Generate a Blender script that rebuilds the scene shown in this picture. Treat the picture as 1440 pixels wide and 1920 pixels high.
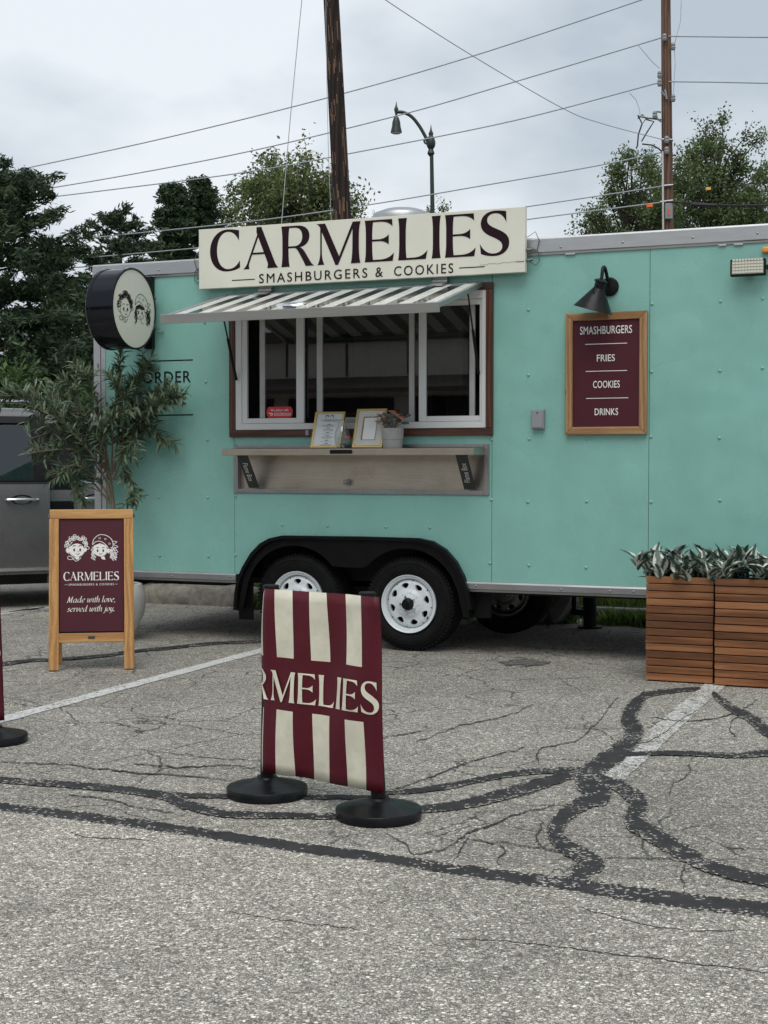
import bpy, bmesh, math, random
import numpy as np
from mathutils import Vector, Matrix, Euler
R = math.radians
random.seed(7); rng = np.random.default_rng(11)
for o in list(bpy.data.objects): bpy.data.objects.remove(o)
SC = bpy.context.scene; COL = SC.collection

# ------------------------------------------------------------------ camera, sky, sun, exposure
YAW, PITCH, FPX, CAMH, CAMY = R(22.3), R(2.02), 2660.0, 1.37, -9.5
cam = bpy.data.cameras.new('camera'); cam.sensor_fit = 'VERTICAL'; cam.sensor_height = 36
cam.lens = FPX/1920*36; cam.clip_end = 3000; cam.clip_start = .05
camo = bpy.data.objects.new('camera', cam); COL.objects.link(camo)
camo.location = (0, CAMY, CAMH); camo.rotation_euler = (math.pi/2-PITCH, 0, YAW); SC.camera = camo
SUN_EL, SUN_AZ = R(58), R(164)          # azimuth clockwise from +Y: behind the viewer
world = bpy.data.worlds.new('World'); SC.world = world; world.use_nodes = True
nt = world.node_tree; nt.nodes.clear()
N = nt.nodes.new; Lk = nt.links.new
out = N('ShaderNodeOutputWorld'); bg = N('ShaderNodeBackground'); bg.inputs[1].default_value = .1
sky = N('ShaderNodeTexSky'); sky.sky_type = 'NISHITA'; sky.sun_disc = False
sky.sun_elevation = SUN_EL; sky.sun_rotation = SUN_AZ; sky.air_density = 1.5; sky.dust_density = 4
tc = N('ShaderNodeTexCoord'); mp = N('ShaderNodeMapping'); mp.inputs['Scale'].default_value = (1, 1, 2.0)
mp.inputs['Location'].default_value = (.35, .2, .32)
n1 = N('ShaderNodeTexNoise'); n1.inputs['Scale'].default_value = 3.0; n1.inputs['Detail'].default_value = 6; n1.inputs['Roughness'].default_value = .48
rp = N('ShaderNodeValToRGB'); e = rp.color_ramp.elements
e[0].position = .42; e[0].color = (4.2, 4.8, 5.4, 1); e[1].position = .60; e[1].color = (7.2, 7.6, 8.05, 1)
mx = N('ShaderNodeMix'); mx.data_type = 'RGBA'; mx.inputs[0].default_value = .92
Lk(tc.outputs['Generated'], mp.inputs[0]); Lk(mp.outputs[0], n1.inputs['Vector']); Lk(n1.outputs[0], rp.inputs[0])
Lk(sky.outputs[0], mx.inputs[6]); Lk(rp.outputs[0], mx.inputs[7]); Lk(mx.outputs[2], bg.inputs[0]); Lk(bg.outputs[0], out.inputs[0])
sl = bpy.data.lights.new('sun', 'SUN'); sl.energy = 1.5; sl.angle = R(45); sl.color = (1, .97, .92)
so = bpy.data.objects.new('sun', sl); COL.objects.link(so)
sd = Vector((math.sin(SUN_AZ)*math.cos(SUN_EL), math.cos(SUN_AZ)*math.cos(SUN_EL), math.sin(SUN_EL)))
so.rotation_euler = sd.to_track_quat('Z', 'Y').to_euler(); so.location = (0, -20, 20)
SC.view_settings.view_transform = 'Standard'; SC.view_settings.look = 'None'; SC.view_settings.gamma = 1
SC.view_settings.use_curve_mapping = False; SC.view_settings.exposure = 0.30
SC.render.engine = 'CYCLES'; SC.cycles.max_bounces = 8; SC.cycles.transparent_max_bounces = 24
SC.cycles.use_denoising = True

# ------------------------------------------------------------------ measuring helpers (survey of the photograph -> metres)
CM = Matrix.Translation(camo.location) @ Euler(camo.rotation_euler).to_matrix().to_4x4()
CO = Vector(camo.location)
def ray(px, py): return CM.to_3x3() @ Vector(((px-720)/FPX, (960-py)/FPX, -1))
def at(px, py, z): return CO + ray(px, py)*z                        # point at depth z in front of the viewer
def wp(px, py, Y=0.0):                                              # point on a plane parallel to the trailer side
    d = ray(px, py); return CO + d*((Y-CO.y)/d.y)
def gp(px, py, Z=0.0):                                              # point on the ground
    d = ray(px, py); return CO + d*((Z-CO.z)/d.z)

# ------------------------------------------------------------------ mesh builder
class MB:
    def __init__(s): s.v = []; s.f = []; s.m = []
    def add(s, vs, fs, mi=0):
        b = len(s.v); s.v += [tuple(p) for p in vs]
        for f in fs: s.f.append(tuple(i+b for i in f)); s.m.append(mi)
        return s
    def box(s, x0, x1, y0, y1, z0, z1, mi=0, M=None):
        vs = [Vector((x, y, z)) for x in (x0, x1) for y in (y0, y1) for z in (z0, z1)]
        if M is not None: vs = [M @ v for v in vs]
        return s.add(vs, [(0,1,3,2), (4,6,7,5), (0,4,5,1), (2,3,7,6), (0,2,6,4), (1,5,7,3)], mi)
    def beam(s, a, b, w, h, up=(0,0,1), mi=0):                       # rectangular bar from a to b
        a = Vector(a); b = Vector(b); d = (b-a).normalized(); u = Vector(up)
        r = d.cross(u).normalized(); u = r.cross(d).normalized()
        vs = [p + r*sx*w/2 + u*sy*h/2 for p in (a, b) for sx in (-1, 1) for sy in (-1, 1)]
        return s.add(vs, [(0,1,3,2), (4,6,7,5), (0,4,5,1), (2,3,7,6), (0,2,6,4), (1,5,7,3)], mi)
    def tube(s, pts, rad, n=8, cap=True, mi=0):
        pts = [Vector(p) for p in pts]; k = len(pts)
        if not isinstance(rad, (list, tuple)): rad = [rad]*k
        vs = []; prev = None
        for i, p in enumerate(pts):
            t = (pts[min(i+1, k-1)]-pts[max(i-1, 0)])
            t = t.normalized() if t.length > 1e-9 else Vector((0,0,1))
            if prev is None:
                a = Vector((0,0,1)) if abs(t.z) < .9 else Vector((1,0,0)); u = t.cross(a).normalized()
            else: u = (prev - t*prev.dot(t)).normalized()
            prev = u; w = t.cross(u)
            for j in range(n):
                an = 2*math.pi*j/n; vs.append(p + (u*math.cos(an)+w*math.sin(an))*rad[i])
        fs = [(i*n+j, i*n+(j+1)%n, (i+1)*n+(j+1)%n, (i+1)*n+j) for i in range(k-1) for j in range(n)]
        if cap: fs += [tuple(range(n))[::-1], tuple((k-1)*n+j for j in range(n))]
        return s.add(vs, fs, mi)
    def lathe(s, prof, n=32, M=None, mi=0, arc=2*math.pi):           # prof (r, h) about local z
        vs = []; k = len(prof); full = abs(arc-2*math.pi) < 1e-6; nn = n if full else n+1
        for r, h in prof:
            for j in range(nn):
                a = arc*j/n; vs.append(Vector((r*math.cos(a), r*math.sin(a), h)))
        if M is not None: vs = [M @ v for v in vs]
        fs = []
        for i in range(k-1):
            for j in range(n):
                j2 = (j+1) % nn if full else j+1
                fs.append((i*nn+j, i*nn+j2, (i+1)*nn+j2, (i+1)*nn+j))
        return s.add(vs, fs, mi)
    def prism(s, poly, fn, d0, d1, mi=0):                           # poly [(u,v)], fn(u,v,d)->xyz
        n = len(poly); vs = [fn(u, v, d0) for u, v in poly] + [fn(u, v, d1) for u, v in poly]
        fs = [tuple(range(n)), tuple(range(2*n-1, n-1, -1))] + [(i, i+n, (i+1) % n+n, (i+1) % n) for i in range(n)]
        return s.add(vs, fs, mi)
    def build(s, name, mats, parent=None, smooth=False, bevel=0, seg=2, merge=False, local=False, angle=40):
        if not isinstance(mats, (list, tuple)): mats = [mats]
        me = bpy.data.meshes.new(name)
        vs = s.v
        if parent is not None and not local and parent.name in WM:
            Mi = WM[parent.name].inverted(); vs = [tuple(Mi @ Vector(v)) for v in vs]
        me.from_pydata(vs, [], s.f)
        for m in mats: me.materials.append(m)
        if len(mats) > 1: me.polygons.foreach_set('material_index', s.m)
        bm = bmesh.new(); bm.from_mesh(me)
        if merge: bmesh.ops.remove_doubles(bm, verts=bm.verts, dist=1e-5)
        if bevel:
            bmesh.ops.recalc_face_normals(bm, faces=bm.faces)
            ed = [e for e in bm.edges if len(e.link_faces) == 2 and e.calc_face_angle(0) > R(35)]
            bmesh.ops.bevel(bm, geom=ed, offset=bevel, segments=seg, affect='EDGES', profile=.6, clamp_overlap=True)
        bmesh.ops.recalc_face_normals(bm, faces=bm.faces)
        bm.to_mesh(me); bm.free()
        if smooth:
            me.polygons.foreach_set('use_smooth', [True]*len(me.polygons)); me.set_sharp_from_angle(angle=R(angle))
        o = bpy.data.objects.new(name, me); COL.objects.link(o)
        if parent is not None:
            o.parent = parent
            if parent.name in WM: WM[o.name] = WM[parent.name]
        return o
WM = {}
def tag(o, label, cat, group=None):
    o['label'] = label; o['category'] = cat
    if group: o['group'] = group
    return o
def thing(name, loc, label, cat, group=None, rz=0):
    o = bpy.data.objects.new(name, None); COL.objects.link(o); o.empty_display_size = .2
    o.location = loc; o.rotation_euler = (0, 0, rz)
    WM[o.name] = Matrix.Translation(Vector(loc)) @ Matrix.Rotation(rz, 4, 'Z')
    return tag(o, label, cat, group)
def struct(o): o['kind'] = 'structure'; return o
def stuff(o): o['kind'] = 'stuff'; return o
def inst(me, name, parent, M):                                      # one more object on shared mesh data
    o = bpy.data.objects.new(name, me); COL.objects.link(o); o.parent = parent
    o.matrix_local = M
    return o
def rawmesh(name, V, F, mats, mi=None, smooth=False):                # numpy arrays, quads or tris
    me = bpy.data.meshes.new(name); k = F.shape[1]
    me.vertices.add(len(V)); me.vertices.foreach_set('co', np.ascontiguousarray(V, dtype=np.float32).ravel())
    me.loops.add(F.size); me.loops.foreach_set('vertex_index', F.astype(np.int32).ravel())
    me.polygons.add(len(F)); me.polygons.foreach_set('loop_start', np.arange(0, F.size, k, dtype=np.int32))
    me.update(calc_edges=True)
    for m in mats: me.materials.append(m)
    if smooth: me.polygons.foreach_set('use_smooth', [True]*len(F))
    return me

# ------------------------------------------------------------------ materials
class NT:
    def __init__(s, name):
        s.m = bpy.data.materials.new(name); s.m.use_nodes = True; s.t = s.m.node_tree; s.t.nodes.clear()
        s.o = s.n('ShaderNodeOutputMaterial'); s.b = s.n('ShaderNodeBsdfPrincipled'); s.l(s.b.outputs[0], s.o.inputs[0])
        s.tc = s.n('ShaderNodeTexCoord')
    def n(s, t, **k):
        x = s.t.nodes.new(t)
        for a, v in k.items(): setattr(x, a, v)
        return x
    def l(s, a, b): s.t.links.new(a, b)
    def mapping(s, scale, src='Object'):
        m = s.n('ShaderNodeMapping'); m.inputs['Scale'].default_value = scale; s.l(s.tc.outputs[src], m.inputs[0]); return m.outputs[0]
    def noise(s, vec, scale, detail=4, rough=.55, out=0):
        x = s.n('ShaderNodeTexNoise'); x.inputs['Scale'].default_value = scale; x.inputs['Detail'].default_value = detail
        x.inputs['Roughness'].default_value = rough; s.l(vec, x.inputs['Vector']); return x.outputs[out]
    def voro(s, vec, scale, feat='F1', out='Distance', rnd=1):
        x = s.n('ShaderNodeTexVoronoi', feature=feat); x.inputs['Scale'].default_value = scale
        x.inputs['Randomness'].default_value = rnd; s.l(vec, x.inputs['Vector']); return x.outputs[out]
    def ramp(s, fac, stops):
        x = s.n('ShaderNodeValToRGB'); e = x.color_ramp.elements
        while len(e) < len(stops): e.new(.5)
        for i, (p, c) in enumerate(stops):
            e[i].position = p; e[i].color = (c, c, c, 1) if isinstance(c, (int, float)) else (*c, 1)
        s.l(fac, x.inputs[0]); return x.outputs[0]
    def mix(s, fac, a, b, mode='MIX'):
        x = s.n('ShaderNodeMix', data_type='RGBA', blend_type=mode); x.clamp_factor = True
        for i, q in ((0, fac), (6, a), (7, b)):
            if isinstance(q, (int, float)): x.inputs[i].default_value = q if i == 0 else (q, q, q, 1)
            elif isinstance(q, tuple): x.inputs[i].default_value = (*q, 1)
            else: s.l(q, x.inputs[i])
        return x.outputs[2]
    def math(s, op, a, b=0):
        x = s.n('ShaderNodeMath', operation=op)
        for i, q in ((0, a), (1, b)):
            if isinstance(q, (int, float)): x.inputs[i].default_value = q
            else: s.l(q, x.inputs[i])
        return x.outputs[0]
    def bump(s, h, strength, dist=.01):
        x = s.n('ShaderNodeBump'); x.inputs['Strength'].default_value = strength; x.inputs['Distance'].default_value = dist
        s.l(h, x.inputs['Height']); s.l(x.outputs[0], s.b.inputs['Normal']); return x
    def col(s, c):
        if isinstance(c, tuple): s.b.inputs['Base Color'].default_value = (*c, 1)
        else: s.l(c, s.b.inputs['Base Color'])
    def set(s, **k):
        for a, v in k.items():
            i = s.b.inputs[{'rough': 'Roughness', 'metal': 'Metallic', 'spec': 'Specular IOR Level', 'coat': 'Coat Weight', 'trans': 'Transmission Weight'}[a]]
            if isinstance(v, (int, float)): i.default_value = v
            else: s.l(v, i)
def plain(name, c, rough=.55, metal=0, var=.12, vs=6, bump=0, bs=60, spec=.5, coat=0, src='Object', rand=0):
    t = NT(name); v = t.tc.outputs[src]
    nz = t.noise(v, vs, 5, .6); lo = tuple(max(0, x*(1-var)) for x in c); hi = tuple(min(1, x*(1+var)) for x in c)
    base = t.mix(t.ramp(nz, [(.3, 0.), (.7, 1.)]), lo, hi)
    if rand:
        oi = t.n('ShaderNodeObjectInfo'); f = t.math('MULTIPLY_ADD', oi.outputs['Random'], 2*rand)
        f.node.inputs[2].default_value = 1-rand; base = t.mix(1., base, f, 'MULTIPLY')
    t.col(base); t.set(rough=rough, metal=metal, spec=spec, coat=coat)
    rr = t.ramp(t.noise(v, vs*2.3, 4), [(.3, max(0, rough-.08)), (.7, min(1, rough+.08))]); t.set(rough=rr)
    if bump: t.bump(t.noise(v, bs, 3), bump)
    return t.m
def asphalt(name, tone, scale, warm, paint=None, hair=0):
    t = NT(name); v = t.tc.outputs['Object']
    vw = t.n('ShaderNodeVectorMath', operation='ADD')
    jit = t.n('ShaderNodeVectorMath', operation='SCALE'); jit.inputs['Scale'].default_value = .006
    t.l(t.noise(v, 60, 2, .5, 1), jit.inputs[0]); t.l(v, vw.inputs[0]); t.l(jit.outputs[0], vw.inputs[1]); v2 = vw.outputs[0]
    cell = t.voro(v2, scale, 'F1', 'Color'); sep = t.n('ShaderNodeSeparateColor'); t.l(cell, sep.inputs[0])
    edge = t.voro(v2, scale, 'DISTANCE_TO_EDGE', 'Distance')
    cell2 = t.voro(v2, scale*2.1, 'F1', 'Color'); sep2 = t.n('ShaderNodeSeparateColor'); t.l(cell2, sep2.inputs[0])
    edge2 = t.voro(v2, scale*2.1, 'DISTANCE_TO_EDGE', 'Distance')
    g = lambda k: tuple(k*tone*x for x in warm)
    big = t.ramp(sep.outputs[1], [(.52, 0.), (.54, 1.)])
    val = t.n('ShaderNodeMix', data_type='FLOAT'); t.l(big, val.inputs[0]); t.l(sep2.outputs[0], val.inputs[2]); t.l(sep.outputs[0], val.inputs[3])
    edm = t.n('ShaderNodeMix', data_type='FLOAT'); t.l(big, edm.inputs[0]); t.l(edge2, edm.inputs[2]); t.l(edge, edm.inputs[3]); edge = edm.outputs[0]
    stone = t.ramp(val.outputs[0], [(0., g(.26)), (.22, g(.58)), (.55, g(1.0)), (.85, g(1.42)), (1., g(1.8))])
    tint = t.mix(t.math('MULTIPLY', sep2.outputs[1], .20), stone, g(1.) if tone < .1 else (.36, .29, .21))
    gap = t.ramp(edge, [(.02, 1.), (.16, 0.)])
    fine = t.noise(v, scale*3.2, 3, .7)
    c = t.mix(t.math('MULTIPLY', gap, .80), tint, g(.17))
    c = t.mix(1., c, t.ramp(fine, [(.25, .74), (.75, 1.24)]), 'MULTIPLY')
    patch = t.noise(v, .55, 6, .62); c = t.mix(1., c, t.ramp(patch, [(.25, .74), (.5, 1.), (.78, 1.15)]), 'MULTIPLY')
    patch3 = t.noise(v, .23, 4, .6); c = t.mix(1., c, t.ramp(patch3, [(.3, .86), (.7, 1.1)]), 'MULTIPLY')
    patch2 = t.noise(v, 3.1, 5, .7); c = t.mix(1., c, t.ramp(patch2, [(.28, .82), (.55, 1.04)]), 'MULTIPLY')
    h = t.math('ADD', t.ramp(edge, [(0., 0.), (.25, 1.)]), t.math('MULTIPLY', fine, .5))
    if hair:
        dj = t.n('ShaderNodeVectorMath', operation='SCALE'); dj.inputs['Scale'].default_value = .22; t.l(t.noise(v, 3.2, 6, .65, 1), dj.inputs[0])
        va_ = t.n('ShaderNodeVectorMath', operation='ADD'); t.l(v, va_.inputs[0]); t.l(dj.outputs[0], va_.inputs[1])
        ce = t.voro(va_.outputs[0], 2.3, 'DISTANCE_TO_EDGE', 'Distance'); mk = t.ramp(t.noise(v, .8, 4, .6), [(.42, 0.), (.55, hair)])
        ck = t.math('MULTIPLY', t.ramp(ce, [(.005, 1.), (.016, 0.)]), mk); c = t.mix(ck, c, (.03, .03, .029)); h = t.math('SUBTRACT', h, t.math('MULTIPLY', ck, 1.5))
    if paint:
        wear = t.noise(v, 14, 6, .75); wear2 = t.noise(v, 2.2, 3, .6)
        m = t.ramp(t.math('ADD', t.math('MULTIPLY', wear, .6), t.math('ADD', t.math('MULTIPLY', wear2, .3), t.math('MULTIPLY', sep.outputs[2], .24))), [(paint, 1.), (paint+.08, 0.)])
        c = t.mix(m, c, t.mix(t.math('MULTIPLY', gap, .35), (.74, .74, .72), (.42, .42, .41)))
    t.col(c); t.set(rough=.92, spec=.25); t.bump(h, .75, .004)
    return t.m
def sealant(name):
    t = NT(name); v = t.tc.outputs['Object']
    cell = t.voro(v, 105, 'F1', 'Color'); sep = t.n('ShaderNodeSeparateColor'); t.l(cell, sep.inputs[0])
    cl = t.noise(v, 4.5, 4, .7); f = t.math('MULTIPLY', t.math('ADD', t.math('MULTIPLY', sep.outputs[0], .55), t.math('MULTIPLY', cl, .9)), .8)
    at_ = t.n('ShaderNodeAttribute'); at_.attribute_name = 'across'; ed = t.math('MULTIPLY', t.math('POWER', at_.outputs['Fac'], 5.), .20)
    show = t.ramp(t.math('ADD', f, ed), [(.775, 0.), (.79, 1.)])
    c2 = t.voro(v, 150, 'F1', 'Color'); s2 = t.n('ShaderNodeSeparateColor'); t.l(c2, s2.inputs[0]); stone = t.ramp(s2.outputs[0], [(0., (.10, .095, .085)), (.6, (.34, .32, .285)), (1., (.60, .57, .51))])
    base = t.ramp(t.noise(v, 9, 6, .7), [(.3, (.024, .024, .025)), (.7, (.048, .047, .048))])
    t.col(t.mix(show, base, stone)); t.set(rough=.8, spec=.2)
    t.bump(t.noise(v, 90, 4, .7), .5, .004); return t.m
def wood(name, c0, c1, axis, rough=.5, scale=1., rand=.0, knots=True, coat=0):
    t = NT(name); sc = [26*scale]*3; sc[axis] = 1.6*scale
    oi = t.n('ShaderNodeObjectInfo'); off = t.n('ShaderNodeVectorMath', operation='ADD'); mm = t.n('ShaderNodeVectorMath', operation='SCALE')
    cb = t.n('ShaderNodeCombineXYZ')
    for i in range(3): t.l(oi.outputs['Random'], cb.inputs[i])
    t.l(cb.outputs[0], mm.inputs[0]); mm.inputs['Scale'].default_value = 37.
    t.l(t.tc.outputs['Object'], off.inputs[0]); t.l(mm.outputs[0], off.inputs[1])
    mp = t.n('ShaderNodeMapping'); mp.inputs['Scale'].default_value = sc; t.l(off.outputs[0], mp.inputs[0]); v = mp.outputs[0]
    n1 = t.noise(v, 1.6, 6, .62); n2 = t.noise(v, 7, 3, .6)
    wv = t.n('ShaderNodeTexWave', wave_type='BANDS'); wv.bands_direction = 'XYZ'[(axis+1) % 3]
    wv.inputs['Scale'].default_value = .35; wv.inputs['Distortion'].default_value = 9; wv.inputs['Detail'].default_value = 3; t.l(v, wv.inputs['Vector'])
    f = t.math('ADD', t.math('MULTIPLY', n1, .55), t.math('MULTIPLY', wv.outputs[1], .38))
    c = t.ramp(f, [(.28, c0), (.62, c1)])
    c = t.mix(1., c, t.ramp(n2, [(.3, .8), (.7, 1.12)]), 'MULTIPLY')
    if knots:
        kn = t.voro(t.mapping(tuple(5.5 if i != axis else 3. for i in range(3))), 1., 'F1'); c = t.mix(t.ramp(kn, [(.03, .85), (.10, 0.)]), c, tuple(x*.25 for x in c0))
    if rand:
        f2 = t.math('MULTIPLY_ADD', oi.outputs['Random'], 2*rand); f2.node.inputs[2].default_value = 1-rand
        c = t.mix(1., c, f2, 'MULTIPLY')
    t.col(c); t.set(rough=rough, spec=.4, coat=coat); t.bump(n1, .25, .002); return t.m
def metal(name, c, rough, brush=0, dents=0, axis=0, dirt=0):
    t = NT(name); v = t.tc.outputs['Object']
    s = [60]*3; s[axis] = 1.2
    b = t.noise(t.mapping(tuple(s)), 2.2, 4, .7)
    cc = t.mix(t.ramp(b, [(.3, 0.), (.7, 1.)]), tuple(x*(1-.12*brush) for x in c), tuple(min(1, x*(1+.1*brush)) for x in c))
    if dirt:
        d = t.ramp(t.noise(v, 5, 6, .7), [(.35, 0.), (.75, dirt)]); cc = t.mix(d, cc, tuple(x*.45 for x in c))
    t.col(cc); t.set(metal=1.)
    t.set(rough=t.ramp(t.noise(v, 3.5, 5, .6), [(.3, rough), (.7, min(1, rough+.18))]))
    if dents: t.bump(t.noise(v, 3.2, 2, .5), dents, .02)
    return t.m
def glassy(name, tint, rough=.0, f0=.06, amt=1.):
    t = NT(name); t.t.nodes.remove(t.b)
    tr = t.n('ShaderNodeBsdfTransparent'); tr.inputs[0].default_value = (*tint, 1)
    gl = t.n('ShaderNodeBsdfGlossy'); gl.inputs['Roughness'].default_value = rough
    lw = t.n('ShaderNodeLayerWeight'); lw.inputs[0].default_value = .5
    sch = t.math('ADD', t.math('MULTIPLY', t.math('POWER', lw.outputs['Facing'], 5.), 1-f0), f0)
    mixs = t.n('ShaderNodeMixShader'); t.l(t.math('MULTIPLY', sch, amt), mixs.inputs[0])
    t.l(tr.outputs[0], mixs.inputs[1]); t.l(gl.outputs[0], mixs.inputs[2]); t.l(mixs.outputs[0], t.o.inputs[0])
    return t.m
def leafmat(name, c0, c1, scale=.6, trans=.25, rough=.55, isl=True):
    t = NT(name); geo = t.n('ShaderNodeNewGeometry')
    f = t.math('ADD', t.math('MULTIPLY', t.noise(t.tc.outputs['Object'], scale, 3), .7), t.math('MULTIPLY', geo.outputs['Random Per Island'], .5)) if isl else t.n('ShaderNodeObjectInfo').outputs['Random']
    c = t.ramp(f, [(.35, c0), (.85, c1)]); t.col(c); t.set(rough=rough, spec=.35)
    tl = t.n('ShaderNodeBsdfTranslucent'); t.l(c, tl.inputs[0]); ms = t.n('ShaderNodeMixShader'); ms.inputs[0].default_value = trans
    t.l(t.b.outputs[0], ms.inputs[1]); t.l(tl.outputs[0], ms.inputs[2]); t.l(ms.outputs[0], t.o.inputs[0]); return t.m
def tealpaint():
    t = NT('teal_paint'); v = t.tc.outputs['Object']
    c = t.mix(t.ramp(t.noise(v, .9, 5, .6), [(.3, 0.), (.7, 1.)]), (.205, .430, .376), (.224, .462, .404))
    sm = t.ramp(t.noise(t.mapping((1, 1, .35)), 3.5, 6, .7), [(.42, 1.), (.8, .90)]); c = t.mix(1., c, sm, 'MULTIPLY')
    t.col(c); t.set(rough=t.ramp(t.noise(v, 2.2, 4, .6), [(.3, .20), (.7, .34)]), spec=.5)
    h = t.math('ADD', t.noise(v, 1.7, 2, .5), t.math('MULTIPLY', t.noise(v, 160, 2, .5), .004)); t.bump(t.math('ADD', h, t.math('MULTIPLY', t.ramp(t.voro(v, 1.9, 'SMOOTH_F1'), [(.0, 1.), (.30, 0.)]), .22)), .34, .08); return t.m
MT = dict(
 teal=tealpaint(),
 alu=metal('aluminium_trim', (.46, .465, .47), .36, .6, .35), steel=metal('stainless_steel', (.52, .465, .40), .26, 1., 0, 0, .3),
 galv=metal('worn_steel', (.33, .33, .33), .38, .8, .1, 2, .4), chrome=metal('chrome', (.75, .76, .78), .08),
 gold=metal('brass_frame', (.55, .40, .17), .38, .3),
 white=plain('white_window_frame', (.62, .63, .63), .35, var=.05, vs=3), rimw=plain('white_wheel_enamel', (.66, .70, .72), .28, var=.08, vs=9, spec=.6),
 cream=plain('cream_board', (.66, .655, .56), .45, var=.04, vs=2.5), signedge=plain('cream_edge', (.52, .52, .45), .5, var=.06),
 ink=plain('dark_plum_ink', (.016, .005, .009), .5, var=.1, spec=.15), black=plain('black_paint', (.006, .006, .007), .35, var=.2, spec=.22),
 blackmatte=plain('black_matte', (.008, .008, .009), .6, var=.2, bump=.1, spec=.2), rubber=plain('tyre_rubber', (.008, .008, .008), .75, var=.35, vs=18, spec=.14, bump=.2, bs=120),
 fender=plain('black_fender_plastic', (.005, .005, .0055), .42, var=.25, vs=8, spec=.14), navy=plain('navy_black_metal', (.003, .004, .008), .13, var=.15, vs=4, spec=.3),
 maroon=plain('maroon_panel', (.066, .011, .020), .5, var=.10, vs=5, spec=.25), maroonbanner=plain('maroon_vinyl', (.082, .007, .015), .45, var=.16, vs=7, spec=.25, bump=.25, bs=9),
 creambanner=plain('cream_vinyl', (.64, .61, .49), .45, var=.16, vs=9, bump=.25, bs=9), creamtext=plain('cream_ink', (.70, .68, .60), .5, var=.05), whiteink=plain('white_ink', (.74, .72, .70), .5, var=.04),
 base=plain('rubber_base', (.005, .0055, .0065), .34, spec=.22, var=.35, vs=9, bump=.12, bs=40), ceramic=plain('white_ceramic', (.50, .49, .46), .42, var=.1, vs=5, bump=.06, bs=30),
 dark=plain('dark_interior', (.012, .012, .013), .6, var=.2, spec=.2), interior=plain('interior_liner', (.16, .155, .15), .5, var=.1), soil=plain('soil', (.03, .024, .018), .95, var=.4, vs=30, bump=.6),
 grey=plain('grey_plastic', (.24, .25, .26), .4, var=.06), pot=plain('cement_pot', (.30, .30, .29), .8, var=.12, vs=14, bump=.15),
 skirt=metal('worn_skirt_metal', (.36, .36, .36), .42, .8, .2, 0, .25), amber=plain('amber_lens', (.75, .30, .03), .2, var=.1), red=plain('red_print', (.52, .012, .02), .4, var=.05), orange=plain('orange_tag', (.75, .13, .03), .5),
 yellow=plain('yellow_tag', (.75, .42, .04), .5), concrete=plain('old_concrete', (.24, .22, .185), .95, var=.35, vs=11, bump=.9, bs=45),
 rock=plain('limestone_rock', (.20, .195, .18), .95, var=.35, vs=7, bump=.8, bs=25), bark=plain('dark_bark', (.045, .037, .030), .95, var=.4, vs=9, bump=.8, bs=24),
 wire=plain('weathered_wire', (.34, .37, .40), .6), cable=plain('steel_cable', (.14, .14, .14), .4, metal=.6), wiredark=plain('black_cable', (.02, .02, .022), .6),
 vanpaint=plain('grey_car_paint', (.105, .098, .102), .28, var=.06, spec=.5, coat=.5, metal=.0), vandark=plain('car_black_trim', (.005, .005, .006), .4, spec=.2),
 lampgreen=plain('dark_green_lamp', (.012, .025, .020), .4), lampbulb=plain('frosted_lens', (.5, .5, .48), .3),
 stripew=plain('white_awning_stripe', (.70, .70, .66), .2, var=.05), striped=plain('dark_awning_stripe', (.030, .026, .025), .10, var=.1, spec=.5),
 paper=plain('printed_paper', (.70, .71, .71), .5, var=.02), mat_board=plain('grey_mat_board', (.55, .55, .53), .6, var=.03), inkgrey=plain('grey_print', (.10, .09, .10), .6),
 plate=plain('gunmetal_plate', (.035, .037, .035), .42), led=plain('led_cell', (.62, .60, .50), .3, var=.2, vs=40), twig=plain('olive_twig', (.17, .135, .095), .85, var=.25, vs=20, bump=.4),
 petal=plain('pink_petal', (.58, .27, .22), .6, var=.2, vs=20), eucal=plain('grey_green_leaf', (.11, .15, .125), .6, var=.2, vs=20),
 shop=plain('beige_stucco', (.74, .70, .63), .9, var=.06), roofm=plain('brown_roof', (.12, .10, .09), .9),
)
MT['lot'] = asphalt('lot_asphalt', .525, 90, (1., .955, .845), hair=.85); MT['lane'] = asphalt('lane_asphalt', .655, 90, (1., .945, .825), hair=.25)
MT['line'] = asphalt('worn_line_paint', .525, 90, (1., .955, .845), paint=.62); MT['line2'] = asphalt('worn_line_paint_faded', .525, 90, (1., .955, .845), paint=.515, hair=.9)
MT['seal'] = sealant('crack_sealant'); MT['crack'] = plain('open_crack', (.03, .03, .029), .95)
MT['stain'] = asphalt('oil_stain', .22, 82, (1., .98, .93))
MT['pine'] = wood('honey_pine_z', (.36, .17, .055), (.50, .27, .095), 2, .45); MT['pinex'] = wood('honey_pine_x', (.36, .17, .055), (.50, .27, .095), 0, .45)
MT['menuz'] = wood('menu_pine_z', (.25, .125, .05), (.37, .215, .10), 2, .5); MT['menux'] = wood('menu_pine_x', (.25, .125, .05), (.37, .215, .10), 0, .5)
MT['acacia'] = wood('acacia_slat', (.125, .047, .018), (.265, .112, .046), 0, .42, 1., .28, False)
MT['walnutz'] = wood('walnut_trim_z', (.045, .016, .010), (.11, .042, .025), 2, .4, 1.2, 0, False); MT['walnutx'] = wood('walnut_trim_x', (.045, .016, .010), (.11, .042, .025), 0, .4, 1.2, 0, False)
MT['polez'] = wood('creosote_pole', (.006, .004, .0035), (.030, .017, .012), 2, .9, .5, 0, False); MT['poler'] = wood('brown_pole', (.075, .042, .028), (.16, .095, .065), 2, .9, .4, 0, False)
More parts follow.
